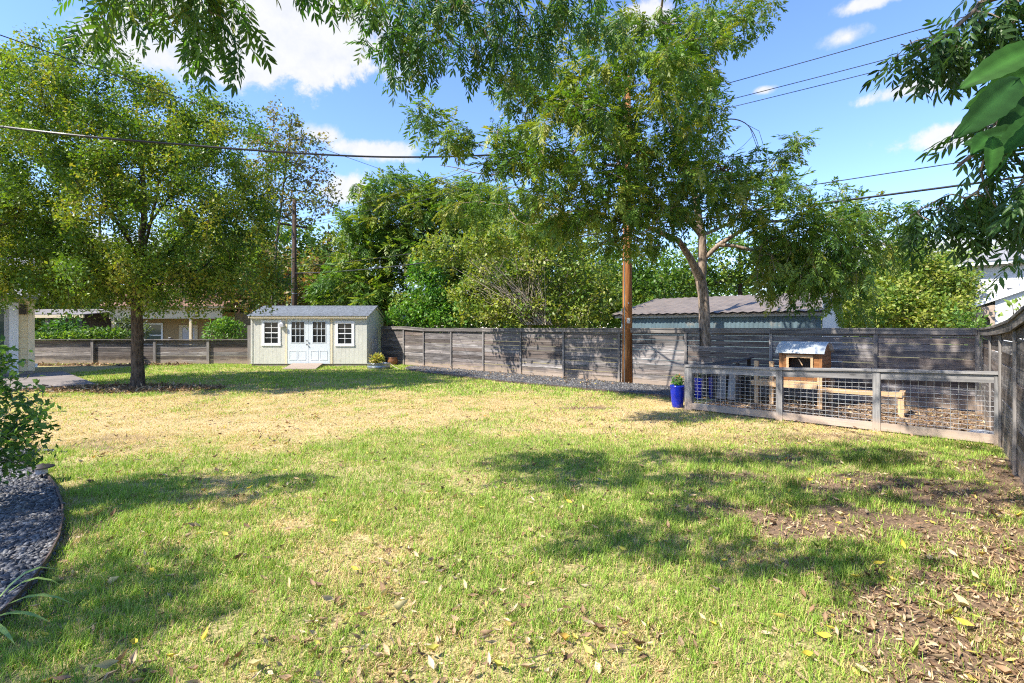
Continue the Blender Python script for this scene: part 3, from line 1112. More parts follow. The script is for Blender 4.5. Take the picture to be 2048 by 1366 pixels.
# ------------------------------------------------------------------ wire pen
pa = math.atan2((PEN1 - PEN0).y, (PEN1 - PEN0).x)
pen_o = thing('wire_pen_fence', 'low silvered timber pen fence with square wire mesh panels', 'fence', PEN0, pa)
ps = [0, 1.80, 3.34, (PEN1 - PEN0).length]
pz = [.99, 1.03, 1.09, 1.135]
pw = [.12, .11, .11, .135]
for s, zt, wd in zip(ps, pz, pw):
    MB().box(-wd / 2, wd / 2, -.05, .05, -.05, zt - .045).build('post', M['pen_post'], pen_o, loc=(s, 0, 0))
MB().box(-.105, -.065, -.045, .055, -.02, .96).build('post', M['pen_post'], pen_o)
for i in range(3):
    a, b = ps[i], ps[i + 1]
    za, zc = pz[i], pz[i + 1]
    e0 = a + pw[i] / 2 + .002
    e1 = b - pw[i + 1] / 2 - .002
    MB().hexa([(e0, -.04, za - .175), (e1, -.04, zc - .175), (e0, .0, za - .175), (e1, .0, zc - .175), (e0, -.04, za - .047), (e1, -.04, zc - .047), (e0, 0, za - .047), (e1, 0, zc - .047)]).build('top_rail', M['pen_wood'], pen_o)
    MB().box(e0, e1, -.04, 0, .03, .165).build('bottom_rail', M['pen_wood'], pen_o)
    l0, l1 = (a - .09 if i == 0 else a + .002), (b + .07 if i == 2 else b - .002)
    MB().hexa([(l0, -.075, za - .043), (l1, -.075, zc - .043), (l0, .07, za - .043), (l1, .07, zc - .043), (l0, -.075, za), (l1, -.075, zc), (l0, .07, za), (l1, .07, zc)]).build('cap_rail', M['pen_wood'], pen_o)
    wm = MB()
    n = int(round((e1 - e0) / .1))
    for k in range(1, n):
        x = e0 + (e1 - e0) * k / n
        zt = za + (zc - za) * (x - a) / (b - a) - .16
        wm.tube([(x, .012, .15), (x, .012, zt)], .0032, 4, False)
    for k in range(9):
        z0 = .2 + k * (.6 / 8.2) * (1 + .0 * k)
        wm.tube([(e0, .018, z0), (e1, .018, z0 + (zc - za) * k / 9)], .0032, 4, False)
    wm.build('wire_mesh', M['wire'], pen_o)

# ------------------------------------------------------------------ chicken coop on its stand
CO = Vector((6.90, 11.13, 0))      # front right foot
coop = thing('chicken_coop', 'small cedar chicken coop with curved pale tin roof standing in the pen', 'coop', CO, FENCE_A)
W, D = .86, 1.05
zb, zt = .60, 1.24
# side walls as boards, front with opening
nb = 7
bh = (zt - zb) / nb
ox0, ox1, oz0, oz1 = -.66, -.22, .78, 1.12
for k in range(nb):
    z0, z1 = zb + k * bh + .002, zb + (k + 1) * bh - .003
    pr = .004 * (k % 2)
    if z1 <= oz0 or z0 >= oz1:
        MB().box(-W + .05, -.05, -.0 - pr, .02, z0, z1).build('board', M['coop'], coop)
    else:
        MB().box(-W + .05, ox0 - .05, 0 - pr, .02, z0, z1).build('board', M['coop'], coop)
        MB().box(ox1 + .05, -.05, 0 - pr, .02, z0, z1).build('board', M['coop'], coop)
    MB().box(-.022, 0 + pr, .05, D - .05, z0, z1).build('board', M['coop'], coop)
    MB().box(-W, -W + .022, .05, D - .05, z0, z1).build('board', M['coop'], coop)
    MB().box(-W + .05, -.05, D - .02, D, z0, z1).build('board', M['coop'], coop)
for (x0, y0) in ((-W, 0), (-.05, 0), (-W, D - .05), (-.05, D - .05)):
    MB().box(x0 - .004, x0 + .054, y0 - .012, y0 + .05, zb, zt).build('corner_post', M['coop_post'], coop)
MB().box(-W, 0, 0.03, D - .03, zb - .03, zb - .002).build('floor', M['lumber'], coop)
of = MB()
of.box(ox0 - .05, ox1 + .05, -.028, -.006, oz1, oz1 + .06).box(ox0 - .05, ox1 + .05, -.028, -.006, oz0 - .07, oz0).box(ox0 - .05, ox0, -.028, -.006, oz0 + .002, oz1 - .002).box(ox1, ox1 + .05, -.028, -.006, oz0 + .002, oz1 - .002)
of.build('opening_frame', M['lumber'], coop)
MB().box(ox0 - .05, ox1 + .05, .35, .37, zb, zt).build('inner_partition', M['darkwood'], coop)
MB().beam((ox0 + .2, .0, 1.09), (ox0 + .27, .02, .95), .02, .02).build('latch_bar', M['lumber'], coop)
# curved roof: an arc front to back
arc = []
N = 12
for i in range(N + 1):
    t = i / N
    yy = -.10 + (D + .2) * t
    arc.append((yy, zt - .01 + .25 * math.sin(math.pi * t) ** .75))
poly = arc + [(p[0], p[1] - .012) for p in arc[::-1]]
MB().extr(poly, 'x', -W - .07, .06).build('roof', M['tin'], coop, True)
for xx in (-.03, -W + .01):
    poly = [(p[0] * .92 + .04, p[1] - .02) for p in arc] + [(arc[-1][0] * .92 + .04, zt - .03), (arc[0][0] * .92 + .04, zt - .03)]
    MB().extr(poly, 'x', xx - .01, xx + .012).build('gable_board', M['coop'], coop)

# lumber stand and run frame the coop rests on
stand = thing('lumber_stand', 'pale new lumber stand under the coop with a long low perch beam', 'stand', CO, FENCE_A)
for (x, y, h) in ((-.02, -.10, .72), (-1.33, -.10, 1.02), (-1.0, -.10, 1.02), (-.02, 1.15, .56), (-1.2, 1.15, .56)):
    MB().box(-.045, .045, -.045, .045, -.05, h).build('leg', M['lumber_post'], stand, loc=(x, y, 0))
MB().box(-1.42, -.068, -.19, -.147, .44, .565).build('beam', M['lumber'], stand)
MB().box(-1.28, -.068, -.12, -.08, .567, .60).build('beam', M['lumber'], stand)
MB().box(-1.2, .05, 1.2, 1.24, .44, .565).build('beam', M['lumber'], stand)
MB().box(.03, 1.42, -.19, -.10, .40, .49).build('beam', M['lumber'], stand)
MB().box(-.05, .05, -.16, -.06, .0, .48).build('leg', M['lumber_post'], stand, loc=(1.40, .0, -.085))
MB().box(-.045, .045, -.05, .05, .0, .48).build('leg', M['lumber_post'], stand, loc=(1.40, .33, -.085))
MB().box(1.352, 1.445, -.05, .40, .40, .488).build('beam', M['lumber'], stand)

# low lean-to shelter left of the coop
ls = thing('lean_to_shelter', 'low dark lean-to shelter with sloping board roof left of the coop', 'shelter', Vector((5.15, 12.75, 0)), FENCE_A)
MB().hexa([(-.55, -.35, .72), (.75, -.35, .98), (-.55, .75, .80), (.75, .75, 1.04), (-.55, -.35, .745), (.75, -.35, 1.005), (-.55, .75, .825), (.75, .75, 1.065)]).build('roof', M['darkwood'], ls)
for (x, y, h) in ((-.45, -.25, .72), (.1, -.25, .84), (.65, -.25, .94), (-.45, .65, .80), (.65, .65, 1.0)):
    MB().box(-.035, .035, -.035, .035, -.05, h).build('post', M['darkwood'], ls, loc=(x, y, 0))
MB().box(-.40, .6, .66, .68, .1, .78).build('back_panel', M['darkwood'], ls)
MB().hexa([(.16, -.28, .05), (.38, -.30, .05), (.16, -.26, .05), (.38, -.28, .05), (.14, -.16, .72), (.36, -.18, .72), (.14, -.14, .72), (.36, -.16, .72)]).build('leaning_panel', M['pen_post'], ls)
MB().hexa([(.42, -.28, .05), (.60, -.30, .05), (.42, -.26, .05), (.60, -.28, .05), (.44, -.20, .70), (.60, -.20, .70), (.44, -.18, .70), (.60, -.18, .70)]).build('leaning_panel', M['pen_post'], ls)


# ------------------------------------------------------------------ leaves on plants: simple helpers
def leaf_blob(rng, n, centre, rad, size, pal, lean=.6):
    d = rnd_dirs(rng, n, 1.0)
    r = rng.rand(n) ** .45
    pos = np.array(centre)[None] + d * r[:, None] * np.array(rad)[None]
    dr = d + rng.normal(size=(n, 3)) * .6 - [0, 0, .15]
    rot = frames(dr, rng.normal(size=(n, 3)) * lean + [0, 0, 1])
    col = np.array(pal)[rng.randint(len(pal), size=n)] * (.7 + .6 * rng.rand(n))[:, None]
    s = size * (.6 + .8 * rng.rand(n))
    return stamp(LEAF_T, LEAF_F, pos, rot, s, col)


def pot(label, cat, loc, r, h, mat, group=None, plant=None, seed=1, round_=False):
    t = thing('plant_pot', label, cat, loc, 0, group)
    prof = [(r * .62, 0), (r * .70, .02), (r * .82, h * .3), (r * .93, h * .7), (r * .95, h * .88), (r * 1.0, h * .93), (r * 1.0, h), (r * .90, h), (r * .88, h * .9)]
    if round_:
        prof = [(r * .55, 0), (r * .62, .015), (r * .85, h * .22), (r * 1.0, h * .5), (r * .97, h * .7), (r * .82, h * .88), (r * .86, h * .93), (r * .90, h), (r * .80, h), (r * .78, h * .9)]
    MB().lathe(prof, 28).build('vessel', mat, t, True)
    MB().lathe([(.001, h * .88), (r * (.76 if round_ else .885), h * .885)], 20).build('soil', M['soil'], t)
    if plant:
        rng = np.random.RandomState(seed)
        parts = [leaf_blob(rng, plant[0], (.02, 0, h + .08), (r * .8, r * .8, .13), .055, [(.07, .20, .03), (.13, .27, .05), (.05, .14, .03)])]
        v, f, c = join(parts)
        link('foliage', np_mesh('foliage', v, f, M['leaf'], c), t)
        if plant[1]:
            v, f, c = leaf_blob(rng, 30, (.05, 0, h + .17), (r * .7, r * .7, .07), .035, [(.75, .22, .05), (.8, .45, .08)])
            link('blossoms', np_mesh('blossoms', v, f, M['leaf'], c), t)
        st = MB()
        for k in range(7):
            a = k * .9
            st.tube([(.03 * math.cos(a), .03 * math.sin(a), h * .85), (.10 * math.cos(a), .10 * math.sin(a), h + .12)], .004, 4)
        st.build('stem', M['bark_dark'], t)
    return t


pot('tall cobalt blue pot with orange flowers at the pen corner', 'pot', (3.745, 11.32, 0), .165, .51, M['blue'], plant=(260, True), seed=2)
pot('cobalt blue pot just behind the wire near the pen corner', 'pot', (4.66, 12.5, 0), .10, .55, M['blue'], plant=(70, True), seed=3)
pot('cobalt blue pot under the lean-to roof beside the panels', 'pot', (5.10, 12.75, 0), .085, .54, M['blue'])

# grey sack and stone in the pen corner
sb = MB().lathe([(.05, 0), (.16, .02), (.19, .07), (.13, .13), (.03, .16)], 12)
o = sb.build('feed_sack', M['bag'], None, True, (7.75, 8.22, 0))
o.scale = (1.2, .8, .8)
o.rotation_euler = (0, 0, -.6)
tag(o, 'crumpled grey sack lying on the pen floor by the end post', 'sack')

# ------------------------------------------------------------------ shed
SH_Y, SX0, SX1, SD = 23.5, -12.27, -6.82, 3.0
sx = lambda px: (px - 1024) * SH_Y / 1000 - SX0
sz = lambda py: 1.8 + (656 - py) * SH_Y / 1000
shed = thing('garden_shed', 'pale sage garden shed with white double doors and dark shingle roof', 'shed', (SX0, SH_Y, 0))
SW = SX1 - SX0
ez, rz = 2.30, 2.83
openings = [(sx(529), sx(556.5), sz(686), sz(645)), (sx(574.5), sx(660), .06, sz(638)), (sx(676), sx(703.5), sz(687), sz(647))]


def split_board(x0, x1, z0, z1, openings):
    out = [(x0, x1, z0, z1)]
    for (a, b, c, d) in openings:
        new = []
        for (p, q, r, s) in out:
            if q <= a or p >= b or s <= c or r >= d:
                new.append((p, q, r, s))
                continue
            if p < a:
                new.append((p, a, r, s))
            if q > b:
                new.append((b, q, r, s))
            m0, m1 = max(p, a), min(q, b)
            if r < c:
                new.append((m0, m1, r, c))
            if s > d:
                new.append((m0, m1, d, s))
        out = new
    return [t for t in out if t[1] - t[0] > .004 and t[3] - t[2] > .01]


MB().box(.03, SW - .03, .03, SD - .03, -.05, .13).build('foundation', M['foundation'], shed)
nbd = 27
for k in range(nbd):
    x0, x1 = SW * k / nbd + .002, SW * (k + 1) / nbd - .002
    for (p, q, r, s) in split_board(x0, x1, .12, ez, openings):
        MB().box(p, q, 0, .018, r, s).build('siding_board', M['sage'], shed)
wl = MB()
for (p, q, r, s) in split_board(0.004, SW - .004, .12, ez, openings):
    wl.box(p, q, .019, .03, r, s)
wl.build('wall_backing', M['sage'], shed)
nsd = 15
for k in range(nsd):
    y0, y1 = SD * k / nsd + .002, SD * (k + 1) / nsd - .003
    h = lambda yy: ez + (rz - ez) * (1 - abs(yy - SD / 2) / (SD / 2)) - .03
    for xa, xb in ((SW - .018, SW), (0, .018)):
        b = MB()
        b.hexa([(xa, y0, .12), (xb, y0, .12), (xa, y1, .12), (xb, y1, .12), (xa, y0, h(y0)), (xb, y0, h(y0)), (xa, y1, h(y1)), (xb, y1, h(y1))])
        b.build('siding_board', M['sage'], shed)
MB().box(.02, SW - .02, SD - .02, SD, .12, ez).build('back_wall', M['sage'], shed)
MB().box(.03, SW - .03, .5, .52, .13, ez).build('inner_wall', M['darkwood'], shed)
# corner and jamb trims, fascia
for px in (501.9, 571.2, 661.6):
    MB().box(sx(px), sx(px) + .085, -.022, -.002, .12, ez - .06).build('trim', M['cream_trim'] if px > 505 else M['sage'], shed)
MB().box(-.03, SW + .05, -.13, -.105, ez - .045, ez + .075).build('fascia', M['cream_trim'], shed)
MB().box(-.03, SW + .05, -.104, -.002, ez + .0, ez + .02).build('soffit', M['cream_trim'], shed)
# roof in shingle courses (both slopes)
nc = 9
for side in (0, 1):
    for k in range(nc):
        t0, t1 = k / nc, (k + 1) / nc + .02
        yy = lambda t: -.16 + (SD / 2 + .16) * t
        zz = lambda t: ez + .06 + (rz - ez + .02) * t
        ya, yb = yy(t0), yy(min(t1, 1))
        za, zc = zz(t0) + .018, zz(min(t1, 1)) + .006
        if side:
            ya, yb = SD - ya, SD - yb
        b = MB()
        b.hexa([(-.12, ya, za - .02), (SW + .12, ya, za - .02), (-.12, yb, zc - .02), (SW + .12, yb, zc - .02), (-.12, ya, za), (SW + .12, ya, za), (-.12, yb, zc), (SW + .12, yb, zc)])
        b.build('shingle_course', M['shingle'], shed)
for xx in (SW + .02, -.05):
    b = MB()
    b.hexa([(xx, -.15, ez - .04), (xx + .03, -.15, ez - .04), (xx, SD / 2, rz - .04), (xx + .03, SD / 2, rz - .04), (xx, -.15, ez + .055), (xx + .03, -.15, ez + .055), (xx, SD / 2, rz + .055), (xx + .03, SD / 2, rz + .055)])
    b.hexa([(xx, SD / 2, rz - .04), (xx + .03, SD / 2, rz - .04), (xx, SD + .15, ez - .04), (xx + .03, SD + .15, ez - .04), (xx, SD / 2, rz + .055), (xx + .03, SD / 2, rz + .055), (xx, SD + .15, ez + .055), (xx + .03, SD + .15, ez + .055)])
    b.build('rake_board', M['cream_trim'], shed)


def shed_window(o):
    x0, x1, z0, z1 = o
    f = MB()
    t = .12
    f.box(x0 - t, x0 + .004, -.028, -.002, z0 - .002, z1 + .002).box(x1 - .004, x1 + t, -.028, -.002, z0 - .002, z1 + .002)
    f.box(x0 - t - .03, x1 + t + .03, -.036, -.002, z1 + .003, z1 + .11).box(x0 - t - .01, x1 + t + .01, -.036, -.002, z0 - .13, z0 - .003)
    wn = f.build('window', M['white'], shed)
    sd = MB()
    zm = (z0 + z1) / 2
    sd.box(x0, x1, -.012, .012, zm - .022, zm + .022)
    xm = (x0 + x1) / 2
    sd.box(xm - .011, xm + .011, -.006, .01, z0, zm - .023).box(xm - .011, xm + .011, -.006, .01, zm + .023, z1)
    for zz in ((z0 + zm) / 2, (zm + z1) / 2):
        sd.box(x0, xm - .012, -.006, .01, zz - .011, zz + .011).box(xm + .012, x1, -.006, .01, zz - .011, zz + .011)
    sd.build('muntin', M['white'], wn)
    for (a, b) in ((x0, xm), (xm, x1)):
        for q in range(4):
            c, d = z0 + (z1 - z0) * q / 4, z0 + (z1 - z0) * (q + 1) / 4
            MB().box(a + .001, b - .001, .012, .017, c + .001, d - .001).build('pane', M['glass'], wn)


shed_window(openings[0])
shed_window(openings[2])
dx0, dx1, dz0, dz1 = openings[1]
dm = (dx0 + dx1) / 2
for li, (a, b) in enumerate(((dx0 + .004, dm - .004), (dm + .004, dx1 - .004))):
    gxa, gxb = a + (b - a) * .2, b - (b - a) * .2
    gza, gzb = sz(685), sz(644)
    leaf = MB()
    for (p, q, r, s) in split_board(a, b, dz0 + .06, dz1, [(gxa, gxb, gza, gzb)]):
        leaf.box(p, q, -.012, .03, r, s)
    dr = leaf.build('door', M['door_white'], shed)
    mu = MB()
    mu.box(gxa - .03, gxb + .03, -.02, -.0125, gzb, gzb + .03).box(gxa - .03, gxb + .03, -.02, -.0125, gza - .03, gza).box(gxa - .03, gxa, -.02, -.0125, gza, gzb).box(gxb, gxb + .03, -.02, -.0125, gza, gzb)
    for q in (1, 2):
        xx = gxa + (gxb - gxa) * q / 3
        mu.box(xx - .011, xx + .011, -.008, .02, gza, gzb)
        zz = gza + (gzb - gza) * q / 3
        for c in range(3):
            mu.box(gxa + (gxb - gxa) * c / 3 + .012, gxa + (gxb - gxa) * (c + 1) / 3 - .012, -.007, .02, zz - .011, zz + .011)
    mu.build('muntin', M['door_white'], dr)
    for c in range(3):
        for q in range(3):
            MB().box(gxa + (gxb - gxa) * c / 3 + .001, gxa + (gxb - gxa) * (c + 1) / 3 - .001, .021, .026, gza + (gzb - gza) * q / 3 + .001, gza + (gzb - gza) * (q + 1) / 3 - .001).build('pane', M['glass'], dr)
    for c in range(2):      # raised panels below
        p0 = a + .10 + c * ((b - a) - .16) / 2
        p1 = p0 + (b - a) / 2 - .14
        pn = MB().box(p0, p1, -.021, -.0125, dz0 + .22, dz0 + .30).box(p0, p1, -.021, -.0125, dz0 + .66, dz0 + .69)
        pn.box(p0, p0 + .02, -.021, -.0125, dz0 + .302, dz0 + .658).box(p1 - .02, p1, -.021, -.0125, dz0 + .302, dz0 + .658)
        pn.build('panel_moulding', M['door_white'], dr)
    if li == 0:
        for zz in (sz(681.5), sz(689)):
            kb = MB().lathe([(.012, 0), (.012, .03), (.034, .035), (.034, .06), (.012, .07)], 12)
            ko = kb.build('knob', M['black'], dr, True, (b - .055, -.012, zz))
            ko.rotation_euler = (R(90), 0, 0)
lamp = MB().box(sx(560.5), sx(568), -.15, -.03, sz(654), sz(647)).box(sx(562), sx(566.5), -.12, -.03, sz(647), sz(644.5))
lo = lamp.build('wall_lamp', M['white'], shed)
MB().box(sx(561.5), sx(567), -.155, -.151, sz(653), sz(648)).build('lamp_glass', M['glass_pale'], lo)
rmp = MB().hexa([(-9.86, 21.5, .015), (-8.44, 21.5, .015), (-10.28, 23.42, .11), (-8.87, 23.42, .11), (-9.86, 21.5, .05), (-8.44, 21.5, .05), (-10.28, 23.42, .15), (-8.87, 23.42, .15)])
tag(rmp.build('door_ramp', M['ramp']), 'worn plywood ramp laid at the foot of the shed doors', 'ramp')

# trellis against the shed side, planters
tr = thing('metal_trellis', 'grey arched metal trellis leaning on the side wall of the shed', 'trellis', (SX1 + .1, 24.0, 0))
tb = MB()
H = 1.15
for yy in (0, .75):
    tb.tube([(.08, yy, .02), (.0, yy, H)], .014, 6)
tb.tube([(0, .375 - .375 * math.cos(math.pi * k / 10), H + .25 * math.sin(math.pi * k / 10)) for k in range(11)], .014, 6)
tb.build('frame', M['bag'], tr)
for k in range(9):
    zz = .15 + k * .13
    MB().tube([(.075 - .075 * zz / H, 0, zz), (.075 - .075 * zz / H, .75, zz)], .008, 5).build('cross_bar', M['bag'], tr)
for yy in (.19, .375, .56):
    MB().tube([(.08, yy, .02), (.0, yy, H + .2)], .008, 5).build('upright', M['bag'], tr)

pl = thing('stock_tank_planter', 'round galvanised stock tank planter with dry plants beside the shed', 'planter', (-5.86, 22.0, 0))
MB().lathe([(.47, 0), (.49, .02), (.485, .08), (.495, .09), (.495, .11), (.485, .12), (.49, .23), (.505, .24), (.505, .26), (.47, .26), (.465, .2)], 36).build('tank', M['galv'], pl, True)
MB().lathe([(.001, .21), (.468, .212)], 20).build('soil', M['soil'], pl)
rng = np.random.RandomState(6)
v, f, c = leaf_blob(rng, 420, (-.08, .05, .42), (.30, .3, .22), .12, [(.38, .36, .08), (.30, .33, .07), (.20, .25, .06), (.42, .32, .12)])
link('foliage', np_mesh('foliage', v, f, M['leaf'], c), pl)
sm = MB()
for k in range(14):
    a, r_ = rng.rand() * 6.28, rng.rand() * .3
    sm.tube([(r_ * .5 * math.cos(a), r_ * .5 * math.sin(a), .2), (r_ * math.cos(a) - .05, r_ * math.sin(a), .35 + .25 * rng.rand())], .006, 4)
sm.build('stem', M['bark_dark'], pl)
hs = MB().tube([(.35, -.1, .26), (.5, .0, .24), (.75, -.2, .10), (1.0, -.4, .03)], .012, 6)
tag(hs.build('stick', M['twig_pale'], None, loc=(-5.86, 22.0, 0)), 'pale bent stick leaning over the rim of the stock tank', 'stick')
pot('rounded brown glazed pot by the fence right of the shed', 'pot', (-5.77, 24.15, 0), .26, .38, M['terracotta'], round_=True)
pot('dark clay pot half hidden behind the stock tank planter', 'pot', (-6.35, 24.6, 0), .22, .36, M['potdark'], round_=True)

# ------------------------------------------------------------------ cream house at the left
HC = Vector((-17.9, 18.7, 0))
ha = math.atan2(-V.y, -V.x)            # local x runs along the wall towards the viewer
house = thing('cream_house', 'cream lap sided house wall with white sliding door frame at left edge', 'house', HC, ha)
# local y: towards the yard is +y or -y?  local y axis = (-sin, cos)
ly = Vector((-math.sin(ha), math.cos(ha), 0))
fs = 1 if ly.dot(U) > 0 else -1        # yard side
HL = 9.0


def hb(x0, x1, d0, d1, z0, z1, b=None):
    b = b or MB()
    y0, y1 = sorted((fs * d0, fs * d1))
    return b.box(x0, x1, y0, y1, z0, z1)


hb(0.01, HL, -6, -.03, -.05, 2.9).build('core_wall', M['cream'], house)
hb(0.0, HL, -6.01, .015, -.05, .20).build('foundation', M['foundation'], house)
zz = .21
hb(-.012, .145, -.03, .035, .21, 2.74).build('corner_board', M['cream_trim'], house)
hb(-.035, -.012, -.15, .036, .21, 2.74).build('corner_board', M['cream_trim'], house)
k = 0
while zz < 2.7:
    b = MB()
    y0, y1 = -.028, .006
    z1 = min(zz + .205, 2.74)
    a = [(.147, fs * .024, zz), (.395, fs * .024, zz), (.147, fs * -.028, zz), (.395, fs * -.028, zz), (.147, fs * .008, z1), (.395, fs * .008, z1), (.147, fs * -.028, z1), (.395, fs * -.028, z1)]
    b.hexa(a)
    b.build('siding_board', M['cream'], house)
    b = MB()
    b.hexa([(x_ + 3.6 if x_ < .3 else HL, y_, z_) for (x_, y_, z_) in a])
    b.build('siding_board', M['cream'], house)
    zz += .208
hb(-.03, HL, -.028, .04, 2.742, 2.88).build('frieze_board', M['cream_trim'], house)
sd = hb(.398, .64, -.028, .05, .15, 2.48).build('sliding_door', M['white'], house)
b = hb(.398, 3.6, -.028, .05, 2.483, 2.73)
hb(3.36, 3.6, -.028, .05, .15, 2.48, b).build('door_casing', M['white'], sd)
hb(.642, .77, -.028, .02, .15, 2.48).build('door_frame', M['plinth'], sd)
hb(.772, 3.355, -.026, -.015, .15, 2.48).build('pane', M['glass_green'], sd)
hb(.19, .375, .026, .12, 2.30, 2.66).build('wall_lamp', M['bronze'], house)
hb(.22, .33, .026, .07, .47, .62).build('outlet_box', M['bag'], house)
hb(-.11, -.04, -.04, .06, .33, .47).build('hose_bib', M['white'], house)
rf = MB()
rf.hexa([(-.5, fs * .55, 2.86), (HL, fs * .55, 2.86), (-.5, fs * -6, 4.9), (HL, fs * -6, 4.9), (-.5, fs * .55, 2.98), (HL, fs * .55, 2.98), (-.5, fs * -6, 5.02), (HL, fs * -6, 5.02)])
rf.build('roof', M['roof_grey'], house)


# path lights
def path_light(loc, h, r, label):
    t = thing('path_light', label, 'path light', loc, 0, 'path lights along the left border')
    MB().tube([(0, 0, -.03), (0, 0, h)], .011, 6).build('stake', M['bronze'], t)
    MB().lathe([(r, h), (r * .95, h + .012), (r * .3, h + .035), (.012, h + .045)], 20).build('cap', M['bronze'], t, True)
    MB().lathe([(r * .45, h - .07), (r * .5, h - .002)], 14).build('lens', M['glass_pale'], t)


path_light((-12.15, 12.95, 0), .30, .12, 'dark path light standing in mulch near the patio corner')
path_light((-5.5, 5.85, 0), .17, .12, 'low flat-capped path light in the pebble bed under the shrub')


# standpipes and stake in the gravel
def pipe(px, py, h, label):
    X, Y = G(px, py)
    t = thing('standpipe', label, 'pipe', (X, Y, .03), 0, 'stub pipes by the back fence')
    MB().tube([(0, 0, 0), (0, 0, h)], .026, 10).build('riser', M['pvc'], t)
    MB().lathe([(.036, h - .04), (.036, h + .02), (.01, h + .03)], 10).build('cap', M['pvc'], t)
    MB().tube([(.05, .02, 0), (.05, .02, h * .7)], .012, 6).build('side_pipe', M['galv'], t)


pipe(1187, 760, .50, 'pale capped standpipe in the gravel left of the utility pole')
pipe(1038, 747, .36, 'short standpipe at the fence foot far left of the utility pole')
X, Y = G(1173, 779)
st = MB().tube([(0, 0, -.05), (.01, 0, .2)], .012, 6).beam((-.03, 0, .2), (.08, .01, .23), .02, .02)
tag(st.build('garden_stake', M['bronze'], None, loc=(X, Y, 0)), 'small dark stake at the gravel edge near the standpipe', 'stake')

# ------------------------------------------------------------------ utility poles and wires
POLE = Vector((3.74, 16.22, 0))


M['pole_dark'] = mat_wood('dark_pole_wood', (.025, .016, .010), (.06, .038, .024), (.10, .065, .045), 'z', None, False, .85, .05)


def upole(loc, label, r, h, arms, pm='pole'):
    t = thing('utility_pole', label, 'utility pole', loc, 0, 'utility poles along the back line')
    MB().tube([(0, 0, -.1), (0, 0, h * .35), (0, 0, h)], [r * 1.05, r * .9, r * .68], 16).build('pole', M[pm], t, True)
    for k, z in enumerate(arms):
        a = MB().beam(tuple(V * .9 + Vector((0, 0, z)) - U * (r * .8)), tuple(-V * .9 + Vector((0, 0, z)) - U * (r * .8)), .09, .11)
        ao = a.build('crossarm', M[pm], t)
        for q in (-.8, 0.25, .8):
            p = V * q + Vector((0, 0, z + .05)) - U * (r * .8)
            MB().lathe([(.02, 0), (.045, .04), (.03, .07), (.045, .1), (.015, .13)], 10).build('insulator', M['plinth'], ao, True, tuple(p))
    MB().lathe([(r * .93, 3.98), (r * .93, 4.02)], 16).build('band', M['galv'], t)
    MB().box(-.05, .05, -r * 1.0 - .012, -r * .93, 1.95, 2.12).build('tag_plate', M['plinth'], t)
    MB().tube([(-r * .75, -r * .72, 0), (-r * .72, -r * .70, 2.4), (-r * .66, -r * .62, 6), (-r * .6, -r * .55, h - .3)], .012, 5).build('ground_wire', M['galv'], t)
    for zz in (2.6, 5.1, 7.6):
        MB().tube([(0, -r * 1.0, zz), (0, -r * .7, zz)], .022, 6).build('bolt', M['galv'], t)
    return t


upole(POLE, 'brown wooden utility pole standing in gravel before the back fence', .165, 10.0, [8.35])
POLE2 = POLE - U * 23.6
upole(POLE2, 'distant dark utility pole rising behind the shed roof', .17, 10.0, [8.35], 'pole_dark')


def wire(pts, r, label, grp, sag=0, n=18, mat='cable'):
    out = []
    for i in range(len(pts) - 1):
        a, b = Vector(pts[i]), Vector(pts[i + 1])
        for k in range(n + (i == len(pts) - 2)):
            t = k / n
            p = a.lerp(b, t)
            p.z -= sag * 4 * t * (1 - t)
            out.append(p)
    o = MB().tube(out, r, 5).build('power_line', M[mat])
    return tag(o, label, 'cable', grp)


far = POLE + U * 34
for q, nm in ((.8, 'farthest'), (.25, 'middle'), (-.8, 'nearest')):
    off = V * q - U * .13 + Vector((0, 0, 8.5))
    wire([POLE2 + off, POLE + off, far + off], .010, nm + ' of three thin overhead wires crossing the sky at upper right', 'three thin overhead wires', .45)
wire([POLE2 + Vector((0, 0, 5.75)), POLE + Vector((.1, -.17, 5.55)), far + Vector((0, -.2, 5.75))], .012, 'thin communication line just above the thick black cable at right', None, .3)
wire([POLE2 + Vector((0, 0, 5.3)), POLE + Vector((.1, -.19, 5.05)), far + Vector((0, -.2, 5.4))], .026, 'thick black communication cable leaving the brown pole to the right', None, .35)


def spline(pts, n=12):
    out = []
    P_ = [Vector(p) for p in pts]
    P_ = [P_[0] * 2 - P_[1]] + P_ + [P_[-1] * 2 - P_[-2]]
    for i in range(1, len(P_) - 2):
        p0, p1, p2, p3 = P_[i - 1:i + 3]
        for k in range(n):
            t = k / n
            out.append(.5 * ((2 * p1) + (p2 - p0) * t + (2 * p0 - 5 * p1 + 4 * p2 - p3) * t * t + (3 * p1 - p0 - 3 * p2 + p3) * t ** 3))
    out.append(P_[-2])
    return out


pts = [P(-420, 190, 18.6), P(0, 253, 11.4), P(400, 292, 12.6), P(680, 311, 13.8), P(850, 314, 14.6), P(1000, 309, 15.3), POLE + Vector((-.1, -.12, 7.6))]
o = MB().tube(spline(pts), .026, 6).build('power_line', M['cable'])
tag(o, 'twisted black service cable sagging across the elm to the brown pole', 'cable')
o = MB().tube(spline([P(-400, -70, 8), P(0, 70, 9.5), P(390, 207, 14), P(780, 345, 29), P(905, 390, 40)]), .011, 5).build('power_line', M['cable'])
tag(o, 'thin wire slanting down across the elm crown towards the shed', 'cable')


